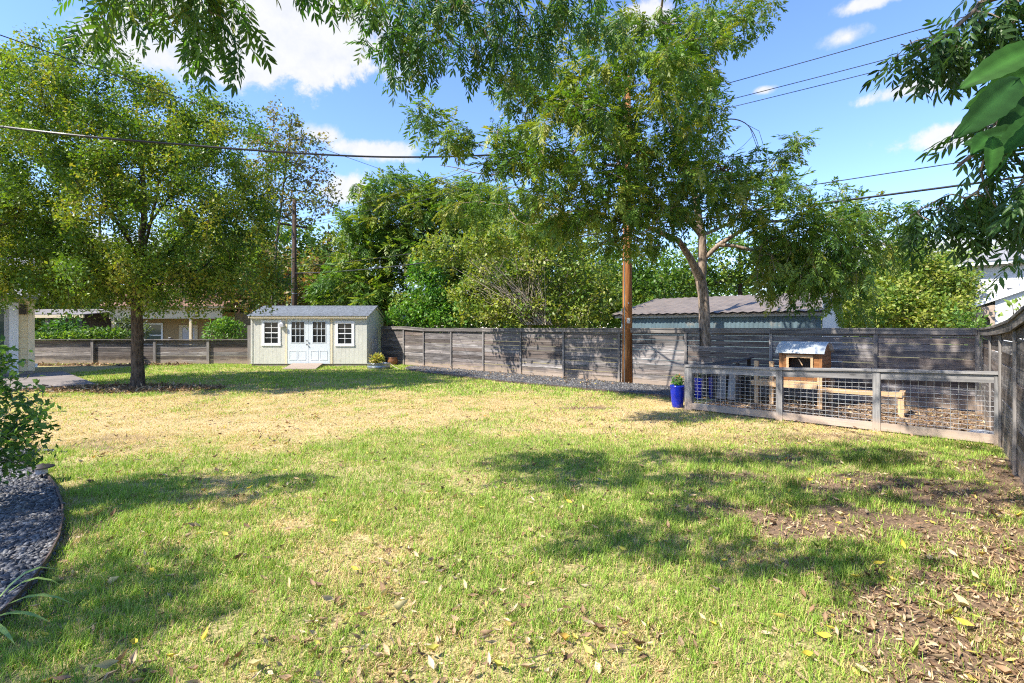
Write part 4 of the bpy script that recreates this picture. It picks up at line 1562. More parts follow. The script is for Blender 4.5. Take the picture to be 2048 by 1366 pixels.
# ------------------------------------------------------------------ trees
SIMPLE_V = np.array([(0, 0, 0), (.30, .45, .06), (0, 1, 0), (-.30, .45, .06)], float)
SIMPLE_F = np.array([(0, 1, 2), (0, 2, 3)])
LANCE_V = np.array([(0, 0, 0), (.095, .22, .03), (.125, .48, .035), (.075, .78, .0), (.02, 1, -.08), (-.075, .78, .0), (-.125, .48, .035), (-.095, .22, .03), (.01, .5, -.015)], float)
LANCE_F = np.array([(0, 1, 8), (1, 2, 8), (2, 3, 8), (3, 4, 8), (4, 5, 8), (5, 6, 8), (6, 7, 8), (7, 0, 8)])


def compound(rng, pairs=5, fine=False):
    """pinnate leaf, unit rachis along +y, drooping"""
    bv, bf = (LANCE_V, LANCE_F) if fine else (SIMPLE_V * np.array([.55, 1, 1]), SIMPLE_F)
    vs, fs, o = [], [], 0
    ts = list(np.linspace(.22, .95, pairs))
    items = []
    for t in ts:
        for sgn in (-1, 1):
            items.append((t + (rng.rand() - .5) * .05, sgn))
    items.append((1.0, 0))
    for t, sgn in items:
        L = (.42 - .10 * abs(t - .6)) * (.85 + .3 * rng.rand())
        ang = sgn * (1.0 - .35 * t) + (rng.rand() - .5) * .25
        droop = -.25 - .55 * rng.rand()
        d = np.array([[math.sin(ang), math.cos(ang), droop]])
        Rm = frames(d, np.array([[0, 0, 1.0]]) + rng.normal(size=(1, 3)) * .25)[0]
        base = np.array([0, t, -.42 * t * t])
        vs.append((bv * L) @ Rm.T + base)
        fs.append(bf + o)
        o += len(bv)
    # rachis strip
    rv = np.array([(-.006, 0, 0), (.006, 0, 0), (-.005, .5, -.105), (.005, .5, -.105), (-.003, 1, -.42), (.003, 1, -.42)])
    rf_ = np.array([(0, 1, 3), (0, 3, 2), (2, 3, 5), (2, 5, 4)])
    vs.append(rv)
    fs.append(rf_ + o)
    return np.concatenate(vs), np.concatenate(fs)


_crng = np.random.RandomState(77)
COMP = [compound(_crng, p) for p in (4, 5, 5, 6)]
COMPF = [compound(_crng, p, True) for p in (4, 5, 5, 6)]


def grow(rng, trunk, limbs, tips, r_tip, seg=.4, up=.25, expo=.45, zpen=.35):
    """trunk: [(vec,r)...]; returns (paths as node index lists, pos, rad)"""
    pos, par, rmin, dirs = [], [], [], []

    def add(p, pa, r=0):
        pos.append(np.array(p, float))
        par.append(pa)
        rmin.append(r)
        d = pos[-1] - pos[pa] if pa >= 0 else np.array([0, 0, 1.0])
        dirs.append(d / (np.linalg.norm(d) + 1e-9))
        return len(pos) - 1
    paths = []

    def chain(pts, start=None):
        idx = [start] if start is not None else []
        prev = start if start is not None else -1
        for i in range(len(pts) - 1):
            (a, ra), (b, rb) = pts[i], pts[i + 1]
            a, b = np.array(a, float), np.array(b, float)
            n = max(1, int(np.linalg.norm(b - a) / seg))
            for k in range(n):
                t = k / n
                if i == 0 and k == 0 and start is not None:
                    continue
                prev = add(a + (b - a) * t + rng.normal(size=3) * .015 * (i + k > 0), prev, ra + (rb - ra) * t)
                idx.append(prev)
        prev = add(pts[-1][0], prev, pts[-1][1])
        idx.append(prev)
        paths.append(idx)
    chain(trunk)
    fixed = len(pos)
    for lb in limbs:
        a = np.array(lb[0][0], float)
        j = int(np.argmin(np.linalg.norm(np.array(pos) - a, axis=1)))
        chain([(pos[j], lb[0][1])] + lb[1:], j)
    P0 = np.array(pos)
    zmin = lbz = trunk[0][0][2] + .45 * (trunk[-1][0][2] - trunk[0][0][2])
    dist = np.array([np.min(np.linalg.norm(P0 - t, axis=1)) for t in tips])
    order = np.argsort(dist)
    cap = len(pos) + sum(int(dd / seg) + 3 for dd in dist) + 10
    buf = np.zeros((cap, 3))
    buf[:len(pos)] = P0
    tip_nodes = []
    for ti in order:
        t = tips[ti]
        n = len(pos)
        dv = t[None] - buf[:n]
        ds = np.linalg.norm(dv, axis=1)
        dd = np.array(dirs)
        cosang = np.sum(dv * dd, 1) / (ds + 1e-9)
        cost = ds * (1.0 + .35 * np.maximum(0, .35 - cosang)) + zpen * np.maximum(0, buf[:n, 2] - t[2] + .15 * ds)
        cost[buf[:n, 2] < zmin * .8] += 2.0
        j = int(np.argmin(cost))
        a = buf[j].copy()
        L = ds[j]
        ctrl = a + dd[j] * L * .35 + np.array([0, 0, up * L * .5])
        ctrl = ctrl * .6 + (a + t) * .5 * .4
        k = max(2, int(L / seg) + 1)
        idx = [j]
        prev = j
        for q in range(1, k + 1):
            s = q / k
            p = a * (1 - s) ** 2 + ctrl * 2 * s * (1 - s) + t * s * s
            if q < k:
                p = p + rng.normal(size=3) * .06 * min(L, 1.2)
            prev = add(p, prev)
            buf[prev] = p
            idx.append(prev)
            if len(pos) >= cap - 2:
                cap += 5000
                buf = np.concatenate([buf, np.zeros((5000, 3))])
        paths.append(idx)
        tip_nodes.append(idx)
    w_ = np.zeros(len(pos))
    for idx in tip_nodes:
        w_[idx[-1]] += 1
    for i in range(len(pos) - 1, 0, -1):
        if par[i] >= 0:
            w_[par[i]] += w_[i]
    rad = r_tip * np.maximum(w_, 1) ** expo
    rmin = np.array(rmin)
    rad = np.where(rmin > 0, rmin, rad)
    for i in range(1, len(pos)):      # never thicker than the parent
        rad[i] = min(rad[i], rad[par[i]] * (1.0 if rmin[i] > 0 else .92))
    return paths, np.array(pos), rad, tip_nodes


def tubes_np(paths, pos, rad, thick_n=8):
    mb = MB()
    for idx in paths:
        r = [rad[i] for i in idx]
        if len(idx) > 1:
            r[0] = min(r[0], r[1] * 1.15) if r[0] > r[1] * 1.6 else r[0]
        n = thick_n if max(r) > .06 else (5 if max(r) > .02 else 3)
        mb.tube([pos[i] for i in idx], r, n, cap=False)
    return mb


def sample_blobs(rng, blobs, n, mind, hollow=.35, holes=.0):
    """points in a union of ellipsoids (centre, radii, weight), kept apart"""
    wts = np.array([b[2] for b in blobs], float)
    wts /= wts.sum()
    out = []
    tries = 0
    arr = np.zeros((n, 3))
    while len(out) < n and tries < n * 30:
        tries += 1
        b = blobs[rng.choice(len(blobs), p=wts)]
        d = rng.normal(size=3)
        d /= np.linalg.norm(d)
        r = (hollow + (1 - hollow) * rng.rand()) ** .6
        p = np.array(b[0]) + d * r * np.array(b[1])
        if holes and (math.sin(p[0] * 2.1 + 1.3 * p[2]) + math.sin(p[1] * 1.9 - p[2] * 1.7) + math.sin(p[2] * 2.6 + p[0])) / 3 < -1 + 2 * holes * .6:
            continue
        m = len(out)
        if m and np.min(np.sum((arr[:m] - p) ** 2, 1)) < mind ** 2:
            continue
        arr[m] = p
        out.append(p)
    return arr[:len(out)]


def make_tree(name, label, base, trunk, limbs, blobs, n_tips, mind, leaf, per_tip, size, pal, bark, seed, r_tip=.007, spread=.28, group=None, cat='tree', seg=.4,
              holes=0.0, hollow=.3, tail=.65, up=.25, leafmat='leaf', hang=.25, extra=None, bare=0.0, zpen=.35, expo=.45):
    rng = np.random.RandomState(seed)
    base = Vector(base)
    root = thing(name, label, cat, base, 0, group)
    B = np.array(base)
    tips = sample_blobs(rng, blobs, n_tips, mind, hollow, holes)
    paths, pos, rad, tn = grow(rng, trunk, limbs, tips, r_tip, seg, up, expo, zpen)
    pos = pos - B
    mb = tubes_np(paths, pos, rad, 10)
    mb.build('trunk', M[bark], root, True)
    # leaves
    cp, cd, ct = [], [], []
    for idx in tn:
        if rng.rand() < bare:
            continue
        pp = pos[idx]
        seglen = np.linalg.norm(np.diff(pp, axis=0), axis=1)
        cum = np.concatenate([[0], np.cumsum(seglen)])
        n = max(1, int(per_tip * (.6 + .8 * rng.rand())))
        tl = min(cum[-1], tail)
        sdist = cum[-1] - rng.rand(n) ** 1.3 * tl
        q = np.stack([np.interp(sdist, cum, pp[:, k]) for k in range(3)], 1)
        dirn = pp[-1] - pp[max(0, len(pp) - 2)]
        dirn = dirn / (np.linalg.norm(dirn) + 1e-9)
        cp.append(q)
        cd.append(np.tile(dirn, (n, 1)))
        ct.append(np.full(n, rng.rand()))
    cp, cd, ct = np.concatenate(cp), np.concatenate(cd), np.concatenate(ct)
    n = len(cp)
    pal = np.array(pal)
    # clump colour: neighbouring twigs lean to the same colour, then each leaf varies
    pi = np.clip((ct * .85 + (rng.rand(n) ** 2) * .35) * len(pal) * .9, 0, len(pal) - 1).astype(int)
    col = pal[pi] * (.80 + .40 * rng.rand(n))[:, None]
    parts = []
    if leaf == 'simple':
        p = cp + rng.normal(size=(n, 3)) * spread * .6
        dr = cd * .5 + rng.normal(size=(n, 3)) * .8 - [0, 0, hang]
        rot = frames(dr, rng.normal(size=(n, 3)) * .5 + [0, 0, 1.0])
        s = size * (.6 + .8 * rng.rand(n))
        parts.append(stamp(SIMPLE_V, SIMPLE_F, p, rot, s, col))
    else:
        T = COMPF if leaf == 'fine' else COMP
        p = cp + rng.normal(size=(n, 3)) * spread * .15
        dr = cd * .6 + rng.normal(size=(n, 3)) * .75 - [0, 0, hang]
        dr[:, 2] = np.clip(dr[:, 2], -1.2, .5)
        rot = frames(dr, rng.normal(size=(n, 3)) * .3 + [0, 0, 1])
        s = size * (.65 + .7 * rng.rand(n))
        which = rng.randint(len(T), size=n)
        for k, (tv, tf) in enumerate(T):
            m = which == k
            cvar = (.8 + .4 * rng.rand(len(tv), 1))
            parts.append(stamp(tv, tf, p[m], rot[m], s[m], col[m], cvar))
    if extra is not None:
        parts += extra(rng, B)
    v, f, c = join(parts)
    o = link('crown', np_mesh('crown', v, f, M[leafmat], np.clip(c, 0, 1)), root)
    print(name, 'tips', len(tn), 'leaves', n, 'tris', len(f), 'wood', len(mb.f))
    return root


def B_(px, py, rx, rz, Y, ry, wt=None, dy=0):
    """blob at a measured place, radii in measured units at that depth"""
    c = P(px, py, Y + dy)
    a, b = rx * Y / 1000, rz * Y / 1000
    return ((c.x, c.y, c.z), (a, ry, b), wt if wt else (a * b * ry) ** .75)


ELM_PAL = [(0.058, 0.118, 0.014), (0.081, 0.158, 0.02), (0.112, 0.193, 0.022), (0.151, 0.226, 0.028), (0.203, 0.254, 0.033), (0.272, 0.254, 0.043)]
PECAN_PAL = [(0.06, 0.129, 0.019), (0.08, 0.16, 0.025), (0.105, 0.19, 0.028), (0.14, 0.217, 0.033), (0.185, 0.243, 0.04), (0.243, 0.253, 0.044)]
YEL_PAL = [(0.098, 0.18, 0.029), (0.133, 0.217, 0.037), (0.177, 0.249, 0.044), (0.223, 0.277, 0.05), (0.276, 0.308, 0.059), (0.305, 0.297, 0.083)]
DARK_PAL = [(0.044, 0.09, 0.02), (0.058, 0.115, 0.026), (0.083, 0.145, 0.032), (0.107, 0.17, 0.04)]

# 1 cedar elm on the lawn
ex, ey = G(275, 775)
EY = ey
etr = [((ex, ey, -.1), .27), ((ex, ey, .12), .20), ((ex + .01, ey, .5), .165), ((ex - .03, ey, 1.6), .155), ((ex + .0, ey, 2.8), .14), ((ex + .12, ey + .05, 4.2), .105), ((ex + .2, ey, 5.6), .075), ((ex + .1, ey, 7.4), .04), ((ex - .1, ey, 9.2), .015)]
elimbs = []
for (z0, dx, dyy, dz, r) in [(2.6, -3.2, .6, 1.2, .06), (2.8, 3.0, -.6, .9, .055), (3.2, -2.4, -1.8, 2.0, .06), (3.4, 2.6, 1.2, 2.4, .06), (3.9, -2.6, .8, 3.4, .055), (4.3, 2.0, -.8, 3.0, .05), (4.6, .4, 2.4, 2.4, .045), (4.0, .3, -2.6, 1.6, .05), (5.2, -1.6, -.6, 3.2, .04), (5.4, 1.4, .4, 3.0, .035)]:
    a = Vector((ex + .05, ey, z0))
    elimbs.append([(a, r), (a + Vector((dx * .45, dyy * .45, dz * .6)), r * .7), (a + Vector((dx, dyy, dz)), r * .35)])
eb_ = [B_(255, 400, 300, 190, EY, 3.9), B_(215, 250, 215, 150, EY, 3.2), B_(90, 330, 200, 200, EY, 3.2), B_(400, 330, 165, 150, EY, 3.2), B_(450, 470, 125, 125, EY, 2.8), B_(60, 500, 190, 100, EY, 3.2),
       B_(310, 555, 210, 72, EY, 3.2), B_(120, 565, 160, 50, EY, 2.6), B_(500, 570, 75, 55, EY, 1.6), B_(130, 160, 110, 70, EY, 1.6), B_(-60, 350, 120, 200, EY, 3), B_(60, 580, 130, 46, EY, 2.4), B_(150, 608, 110, 30, EY, 1.8), B_(360, 615, 80, 26, EY, 1.6), B_(430, 600, 80, 38, EY, 1.6), B_(230, 600, 150, 34, EY, 2.2), B_(530, 540, 45, 50, EY, 1.2)]
make_tree('elm_tree', 'broad spreading elm with dark straight trunk on the lawn at left', (ex, ey, 0), etr, elimbs, eb_, 1050, .39, 'simple', 195, .086, ELM_PAL, 'bark_elm', 31, r_tip=.008, spread=.25, holes=.30, hollow=.25, tail=.75, up=.15)

# 2 big pecan leaning through the back fence
PY_ = fence_y(5.62) + .26
trk = [((5.66, PY_ + .12, -.1), .21), ((5.64, PY_ + .02, .8), .175), (P(1412, 690, PY_ - .02), .165), (P(1408, 620, PY_), .155), (P(1403, 560, PY_), .15), (P(1405, 520, PY_), .125), (P(1404, 470, PY_ - .1), .11), (P(1392, 400, PY_ - .2), .085), (P(1365, 300, PY_ - .4), .06), (P(1330, 180, PY_ - .6), .04), (P(1320, 60, PY_ - .6), .02)]
lim = [[(P(1403, 553, PY_), .11), (P(1380, 515, PY_ - .2), .10), (P(1358, 480, PY_ - .5), .085), (P(1300, 455, PY_ - 1.0), .06), (P(1200, 430, PY_ - 1.8), .035)],
       [(P(1404, 470, PY_), .10), (P(1365, 430, PY_ - .3), .095), (P(1330, 415, PY_ - .5), .075), (P(1240, 330, PY_ - 1), .055), (P(1180, 175, PY_ - 1), .035), (P(1130, 140, PY_ - 1), .02)],
       [(P(1405, 500, PY_), .075), (P(1440, 490, PY_ - .2), .065), (P(1500, 448, PY_ - .5), .05), (P(1580, 440, PY_ - .8), .035), (P(1660, 480, PY_ - 1), .02)],
       [(P(1405, 490, PY_), .06), (P(1450, 450, PY_ + .3), .045), (P(1560, 400, PY_ + .3), .03), (P(1580, 310, PY_ + .2), .012)],
       [(P(1355, 290, PY_ - .4), .05), (P(1290, 140, PY_ - .2), .035), (P(1370, 70, PY_), .025), (P(1480, 25, PY_), .012)],
       [(P(1240, 330, PY_ - 1), .05), (P(1120, 330, PY_ - 1.6), .035), (P(980, 350, PY_ - 2), .016), (P(880, 330, PY_ - 2.2), .008)],
       [(P(1340, 200, PY_ - .6), .05), (P(1320, 40, PY_ - 2), .035), (P(1330, -60, 10.5), .025), ((3.4, 8.6, 8.6), .014)],
       [(P(1440, 490, PY_), .05), (P(1530, 500, PY_ - .6), .04), (P(1640, 560, PY_ - .9), .022), (P(1700, 600, PY_ - 1), .012)]]
PB = [B_(1250, 215, 160, 180, 11.2, 1.9), B_(1150, 290, 140, 105, 11.0, 1.7), B_(1030, 300, 100, 60, 11.0, 1.0), B_(910, 275, 55, 30, 11.0, .6, .35), B_(850, 225, 35, 32, 11.0, .5, .22), B_(1350, 375, 140, 75, 12.0, 1.8),
      B_(1210, 420, 135, 65, 11.2, 1.4), B_(1120, 390, 110, 55, 11.0, 1.1), B_(1500, 405, 130, 48, 12.4, 1.4), B_(1640, 480, 120, 75, 12.6, 1.5, 3.2), B_(1560, 440, 100, 50, 12.6, 1.2, 1.8), B_(1730, 510, 70, 60, 12.6, 1.0, 1.5), B_(1560, 500, 70, 28, 13.2, .9, .7), B_(1790, 470, 36, 45, 12.8, .6, .4), B_(1640, 555, 135, 60, 12.6, 1.2), B_(1590, 570, 100, 34, 13.2, 1.0, 1.1),
      B_(1370, 100, 85, 105, 12.4, 1.1), B_(1395, 230, 60, 105, 12.4, 1.0), B_(1500, 25, 60, 42, 13.0, .7, .5), B_(1420, 60, 65, 48, 13.0, .6, .6), B_(1585, 295, 40, 36, 13.4, .5, .22), B_(1700, 395, 40, 42, 13.0, .6, .3), B_(1760, 440, 65, 50, 12.8, .8, .6),
      B_(1490, 340, 70, 50, 13.0, .8), B_(1270, 480, 70, 40, 12.0, 1.0, .7), B_(1100, 170, 110, 75, 11.2, 1.2), B_(1690, 605, 66, 34, 12.8, .7), B_(940, 420, 75, 34, 16, .8, .7), B_(1030, 400, 60, 40, 15.5, .8, .6), B_(1090, 450, 60, 35, 15, .8, .6), ((3.2, 8.7, 8.3), (1.4, .9, .45), 1.6), ((4.0, 8.0, 8.3), (.9, .7, .4), .9)]


def brown_clumps(rng, B0):
    out = []
    for (px, py, s) in ((1435, 345, 24), (1370, 380, 14), (1555, 372, 16), (1480, 395, 10)):
        c = np.array(P(px, py, 13.0)) - B0
        out.append(leaf_blob(rng, 170, c, np.array((s, s, s * .8)) * .013, .11, [(.20, .095, .045), (.14, .065, .03), (.28, .16, .09)]))
    return out


make_tree('pecan_tree', 'tall pecan with forked trunk rising through the notched back fence', (5.66, PY_ + .12, 0), trk, lim, PB, 980, .33, 'comp', 12.5, .28, PECAN_PAL, 'bark_pecan', 32, r_tip=.008, spread=.3, holes=.32, hollow=.15, tail=.6, hang=.35, extra=brown_clumps)
arc_pts = [P(1418, 262, 13.6), P(1432, 246, 13.5), P(1462, 238, 13.5), P(1490, 246, 13.5), P(1508, 268, 13.5), P(1520, 302, 13.5)]
dt = MB().tube(spline(arc_pts, 4), [.022, .022, .02, .02, .02, .018, .018, .018, .016, .016, .016, .014, .014, .012, .012, .011, .01, .009, .008, .007, .006], 5)
dt.tube([P(1490, 247, 13.5), P(1518, 262, 13.5), P(1526, 288, 13.5)], .007, 4).tube([P(1507, 270, 13.5), P(1488, 290, 13.5), P(1470, 305, 13.4)], .005, 4).tube([P(1450, 240, 13.5), P(1449, 255, 13.5)], .004, 4).tube([P(1500, 256, 13.5), P(1516, 300, 13.5)], .008, 4).tube([P(1418, 262, 13.6), P(1408, 300, 13.6), P(1404, 350, 13.8), P(1400, 400, 14)], [.022, .028, .035, .04], 5)
tag(dt.build('dead_branch', M['bark_dark']), 'bare dead branch arching above the pecan crown against the sky', 'branch')


# 3 background trees beyond the fences
def simple_trunk(px, Y, top_py, r, lean=0):
    X = (px - 1024) * Y / 1000
    zt = P(px, top_py, Y).z
    return (X, Y, 0), [((X, Y, -.1), r * 1.3), ((X + lean * .1, Y, 1.2), r), ((X + lean * .4, Y, zt * .5), r * .75), ((X + lean, Y, zt), r * .3)]


def bg_tree(name, label, px, Y, top, r, blobs, n, mind, leaf, per, size, pal, seed, bark='bark_dark', **kw):
    b, t = simple_trunk(px, Y, top, r, kw.pop('lean', 0))
    make_tree(name, label, b, t, kw.pop('limbs', []), blobs, n, mind, leaf, per, size, pal, bark, seed, **kw)


bg_tree('pecan_tree', 'rounded green tree behind the fence directly right of the shed', 775, 30, 430, .28,
        [B_(800, 440, 115, 100, 30, 3.2), B_(740, 510, 90, 80, 30, 2.6), B_(895, 440, 95, 90, 30, 2.6), B_(700, 585, 85, 50, 29, 2.0), B_(850, 550, 90, 70, 29, 2.4), B_(770, 600, 70, 40, 28, 1.6), B_(960, 420, 80, 70, 30, 2.2), B_(1000, 520, 80, 80, 30, 2.2)],
        560, .5, 'comp', 14, .62, PECAN_PAL, 41, r_tip=.012, seg=.7, holes=.15, group='trees beyond the fence')
bg_tree('shade_tree', 'broad mid green tree filling the gap behind the bushy twigs', 1120, 33, 480, .25,
        [B_(1000, 560, 110, 70, 33, 2.5), B_(1130, 560, 130, 80, 33, 2.5), B_(1240, 590, 100, 60, 33, 2.5), B_(930, 610, 80, 45, 33, 2), B_(1080, 620, 160, 35, 32, 2)],
        420, .5, 'simple', 48, .30, PECAN_PAL[1:5], 81, r_tip=.012, seg=.8, spread=.55, group='trees beyond the fence')
bg_tree('shade_tree', 'far rounded tree showing low between the utility pole and the barn', 1250, 60, 520, .3,
        [B_(1180, 590, 120, 60, 60, 4), B_(1330, 590, 120, 60, 60, 4), B_(1040, 610, 100, 45, 60, 4), B_(1440, 600, 90, 55, 60, 4)],
        360, .9, 'simple', 46, .5, PECAN_PAL[:4], 83, r_tip=.015, seg=1.2, spread=.9, group='trees beyond the fence')
bg_tree('shade_tree', 'far pale green tree low behind the barn gable and white house', 1760, 45, 560, .3,
        [B_(1680, 600, 110, 50, 45, 4), B_(1800, 590, 100, 60, 45, 4), B_(1920, 570, 110, 70, 45, 4), B_(1860, 620, 160, 40, 44, 3)],
        360, .8, 'simple', 46, .42, YEL_PAL[:4], 84, r_tip=.015, seg=1.2, spread=.8, group='trees beyond the fence')
bg_tree('shade_tree', 'olive green tree standing behind the autumn tinted one', 480, 50, 470, .28,
        [B_(420, 520, 120, 80, 50, 4), B_(560, 500, 100, 60, 50, 4), B_(660, 560, 110, 60, 50, 4), B_(540, 600, 160, 40, 50, 4)],
        420, .8, 'simple', 48, .45, ELM_PAL[:5], 82, r_tip=.015, seg=1.0, spread=.8, group='trees beyond the fence')
bg_tree('bushy_tree', 'yellow green bushy tree with pale bare twigs behind the fence middle', 1060, 22.5, 520, .11,
        [B_(1000, 545, 85, 60, 22.5, 1.4), B_(1110, 530, 110, 75, 22.5, 1.7), B_(1190, 580, 65, 70, 22, 1.2), B_(1085, 450, 70, 42, 22.5, 1.0), B_(960, 600, 70, 50, 22.5, 1.2), B_(1120, 620, 110, 40, 22, 1.2), B_(1020, 620, 90, 35, 22, 1.0), B_(1000, 460, 50, 40, 22.5, .8), B_(1160, 480, 60, 60, 22.5, 1.0), B_(890, 500, 70, 30, 18.3, .7, 1.6), B_(985, 480, 65, 34, 17.7, .7, 1.5), B_(1085, 470, 55, 32, 17.3, .6, 1.2)],
        1080, .2, 'simple', 30, .145, YEL_PAL, 42, 'twig_pale', r_tip=.008, seg=.5, spread=.3, holes=.1, bare=.22, up=.5, group='trees beyond the fence')
tw_rng = np.random.RandomState(91)
tw = MB()
for k in range(70):
    a = P(1045 + 60 * tw_rng.rand(), 650, 21.3 + .8 * tw_rng.rand())
    px_, py_ = 900 + 190 * tw_rng.rand(), 480 + 110 * tw_rng.rand() ** 1.2
    b_ = P(px_, py_, 21.0 + 1.6 * tw_rng.rand())
    m_ = a.lerp(b_, .5) + Vector((.1 * tw_rng.normal(), .1 * tw_rng.normal(), .22 + .1 * tw_rng.normal()))
    tw.tube([a, a.lerp(m_, .5) + Vector((.03, 0, .05)), m_, b_], [.022, .016, .011, .005], 4, False)
    c_ = m_ + Vector((.35 * tw_rng.normal(), .2, .35 + .2 * tw_rng.rand()))
    tw.tube([m_, c_], [.008, .004], 3, False)
bushy = [o_ for o_ in bpy.data.objects if o_.name.startswith('bushy_tree') and o_.parent is None][0]
two = tw.build('bare_twigs', M['twig_pale'], bushy, True)
two.matrix_parent_inverse = Matrix.Translation(-bushy.location)
bg_tree('vine_tree', 'bright green leafy sapling behind the fence near the shed gable', 860, 26, 560, .07,
        [B_(860, 590, 45, 50, 26, .9), B_(900, 630, 60, 28, 25.5, .9), B_(820, 630, 55, 28, 26, .8), B_(850, 540, 30, 35, 26, .6)],
        190, .22, 'simple', 34, .17, [(.075, .19, .028), (.10, .23, .034), (.13, .26, .04), (.17, .28, .05)], 43, r_tip=.008, seg=.5, group='trees beyond the fence')
bg_tree('sparse_tree', 'tall thin airy tree rising between the elm and the shed', 535, 33, 240, .10,
        [B_(560, 270, 50, 65, 33, 1.6), B_(610, 310, 60, 60, 33, 1.6), B_(640, 390, 45, 60, 33, 1.4), B_(560, 370, 55, 70, 33, 1.6), B_(600, 420, 50, 40, 33, 1.3), B_(520, 300, 40, 70, 33, 1.4)],
        230, .4, 'simple', 22, .22, [(.10, .15, .05), (.14, .17, .06), (.20, .17, .08), (.24, .18, .10)], 44, r_tip=.014, seg=.7, spread=.4, holes=.3, group='trees beyond the fence', lean=1.6)
lb = [P(530, 575, 34), P(580, 550, 34), P(625, 528, 34), P(690, 515, 34)]
bg_tree('autumn_tree', 'mixed green and rust tinted tree directly behind the shed roof', 640, 36, 540, .2,
        [B_(620, 560, 110, 50, 36, 3.0), B_(520, 545, 90, 60, 36, 3.0), B_(690, 500, 60, 50, 36, 2.0), B_(440, 570, 80, 50, 36, 3), B_(660, 600, 100, 30, 35, 2.0), B_(560, 600, 100, 25, 35, 2)],
        420, .5, 'simple', 34, .28, [(.10, .16, .035), (.14, .20, .045), (.19, .22, .055), (.26, .20, .08), (.30, .15, .075)], 45, r_tip=.012, seg=.8, spread=.5, holes=.12, group='trees beyond the fence',
        limbs=[[(lb[2], .14), (lb[1], .16), (lb[0], .10)]])
bg_tree('bright_tree', 'sunlit yellow green tree behind the fence left of the white house', 1850, 22, 540, .16,
        [B_(1800, 560, 80, 70, 22, 1.9), B_(1865, 580, 70, 68, 22, 1.7), B_(1890, 540, 36, 40, 23, 1.2), B_(1760, 600, 70, 50, 21, 1.3), B_(1860, 625, 75, 34, 20, 1.1), B_(1820, 500, 45, 30, 22, .9), B_(1720, 610, 55, 45, 20, 1.0)],
        620, .26, 'simple', 40, .155, YEL_PAL, 46, r_tip=.008, seg=.5, spread=.34, holes=.08, group='trees beyond the fence')
bg_tree('shade_tree', 'dense dark green tree behind the metal barn and the pecan', 1480, 29, 500, .2,
        [B_(1330, 545, 90, 55, 29, 2.0), B_(1450, 520, 90, 60, 29, 2.0), B_(1570, 535, 110, 55, 29, 2.0), B_(1660, 565, 80, 45, 28, 1.6), B_(1290, 590, 60, 40, 28, 1.5), B_(1250, 540, 60, 60, 29, 1.6)],
        420, .4, 'simple', 34, .22, PECAN_PAL[:5], 47, r_tip=.012, seg=.7, spread=.45, holes=.1, group='trees beyond the fence')
bg_tree('shade_tree', 'dark leafy tree behind the tan neighbouring house', 200, 44, 420, .25,
        [B_(100, 540, 150, 80, 44, 4), B_(260, 560, 150, 60, 44, 4), B_(400, 560, 110, 70, 44, 3.5), B_(20, 480, 120, 120, 44, 4), B_(420, 590, 80, 40, 42, 3), B_(120, 615, 150, 45, 43, 3), B_(300, 620, 100, 35, 46, 3), B_(10, 600, 60, 60, 43, 3)],
        620, .7, 'simple', 44, .38, DARK_PAL + ELM_PAL[2:4], 48, r_tip=.015, seg=1.0, spread=.7, holes=.1, group='trees beyond the fence')


# far wooded skyline that closes the view between the nearer trees
def far_wood():
    rng = np.random.RandomState(88)
    n = 42000
    a = rng.rand(n) * 2.6 - 1.3
    dist = 75 + rng.rand(n) * 14
    xx, yy = np.sin(a) * dist, np.cos(a) * dist
    top = 4.5 + 4.5 * fbm(a * 14, a * 0 + .5, 3, 4)
    z = rng.rand(n) ** .8 * top
    col = np.array(PECAN_PAL[:4])[rng.randint(4, size=n)] * (.7 + .6 * rng.rand(n))[:, None] * .9
    rot = frames(rnd_dirs(rng, n, .7), rng.normal(size=(n, 3)) * .6 + [0, 0, 1])
    v, f, c = stamp(SIMPLE_V * np.array([1.4, 1, 1]), SIMPLE_F, np.stack([xx, yy, z], 1), rot, .5 + .7 * rng.rand(n), col)
    o = link('distant_trees', np_mesh('distant_trees', v, f, M['leaf'], c))
    kind(o, 'stuff')
    o['label'] = 'distant belt of trees closing the view beyond the houses'


far_wood()


# bushes behind the low fence
def bush(name, label, c, rad, n, size, pal, seed, cat='shrub', stems=9, group=None):
    rng = np.random.RandomState(seed)
    t = thing(name, label, cat, (c[0], c[1], 0), 0, group)
    parts = []
    sm = MB()
    for k in range(stems):
        a = rng.rand() * 6.28
        q = Vector((math.cos(a) * rad[0] * .7 * rng.rand(), math.sin(a) * rad[1] * .7 * rng.rand(), c[2] + rad[2] * (.2 + .6 * rng.rand())))
        sm.tube([(q.x * .25, q.y * .25, 0), (q.x * .6, q.y * .6, q.z * .5), tuple(q)], [.022, .016, .006], 5)
    for k in range(10):
        d = rnd_dirs(rng, 1, 1)[0] * np.array(rad) * .55
        parts.append(leaf_blob(rng, n // 10, np.array((0, 0, c[2])) + d, np.array(rad) * (.4 + .25 * rng.rand()), size, pal))
    v, f, c_ = join(parts)
    sm.build('stem', M['bark_dark'], t)
    link('foliage', np_mesh('foliage', v, f, M['leaf'], c_), t)
    return t


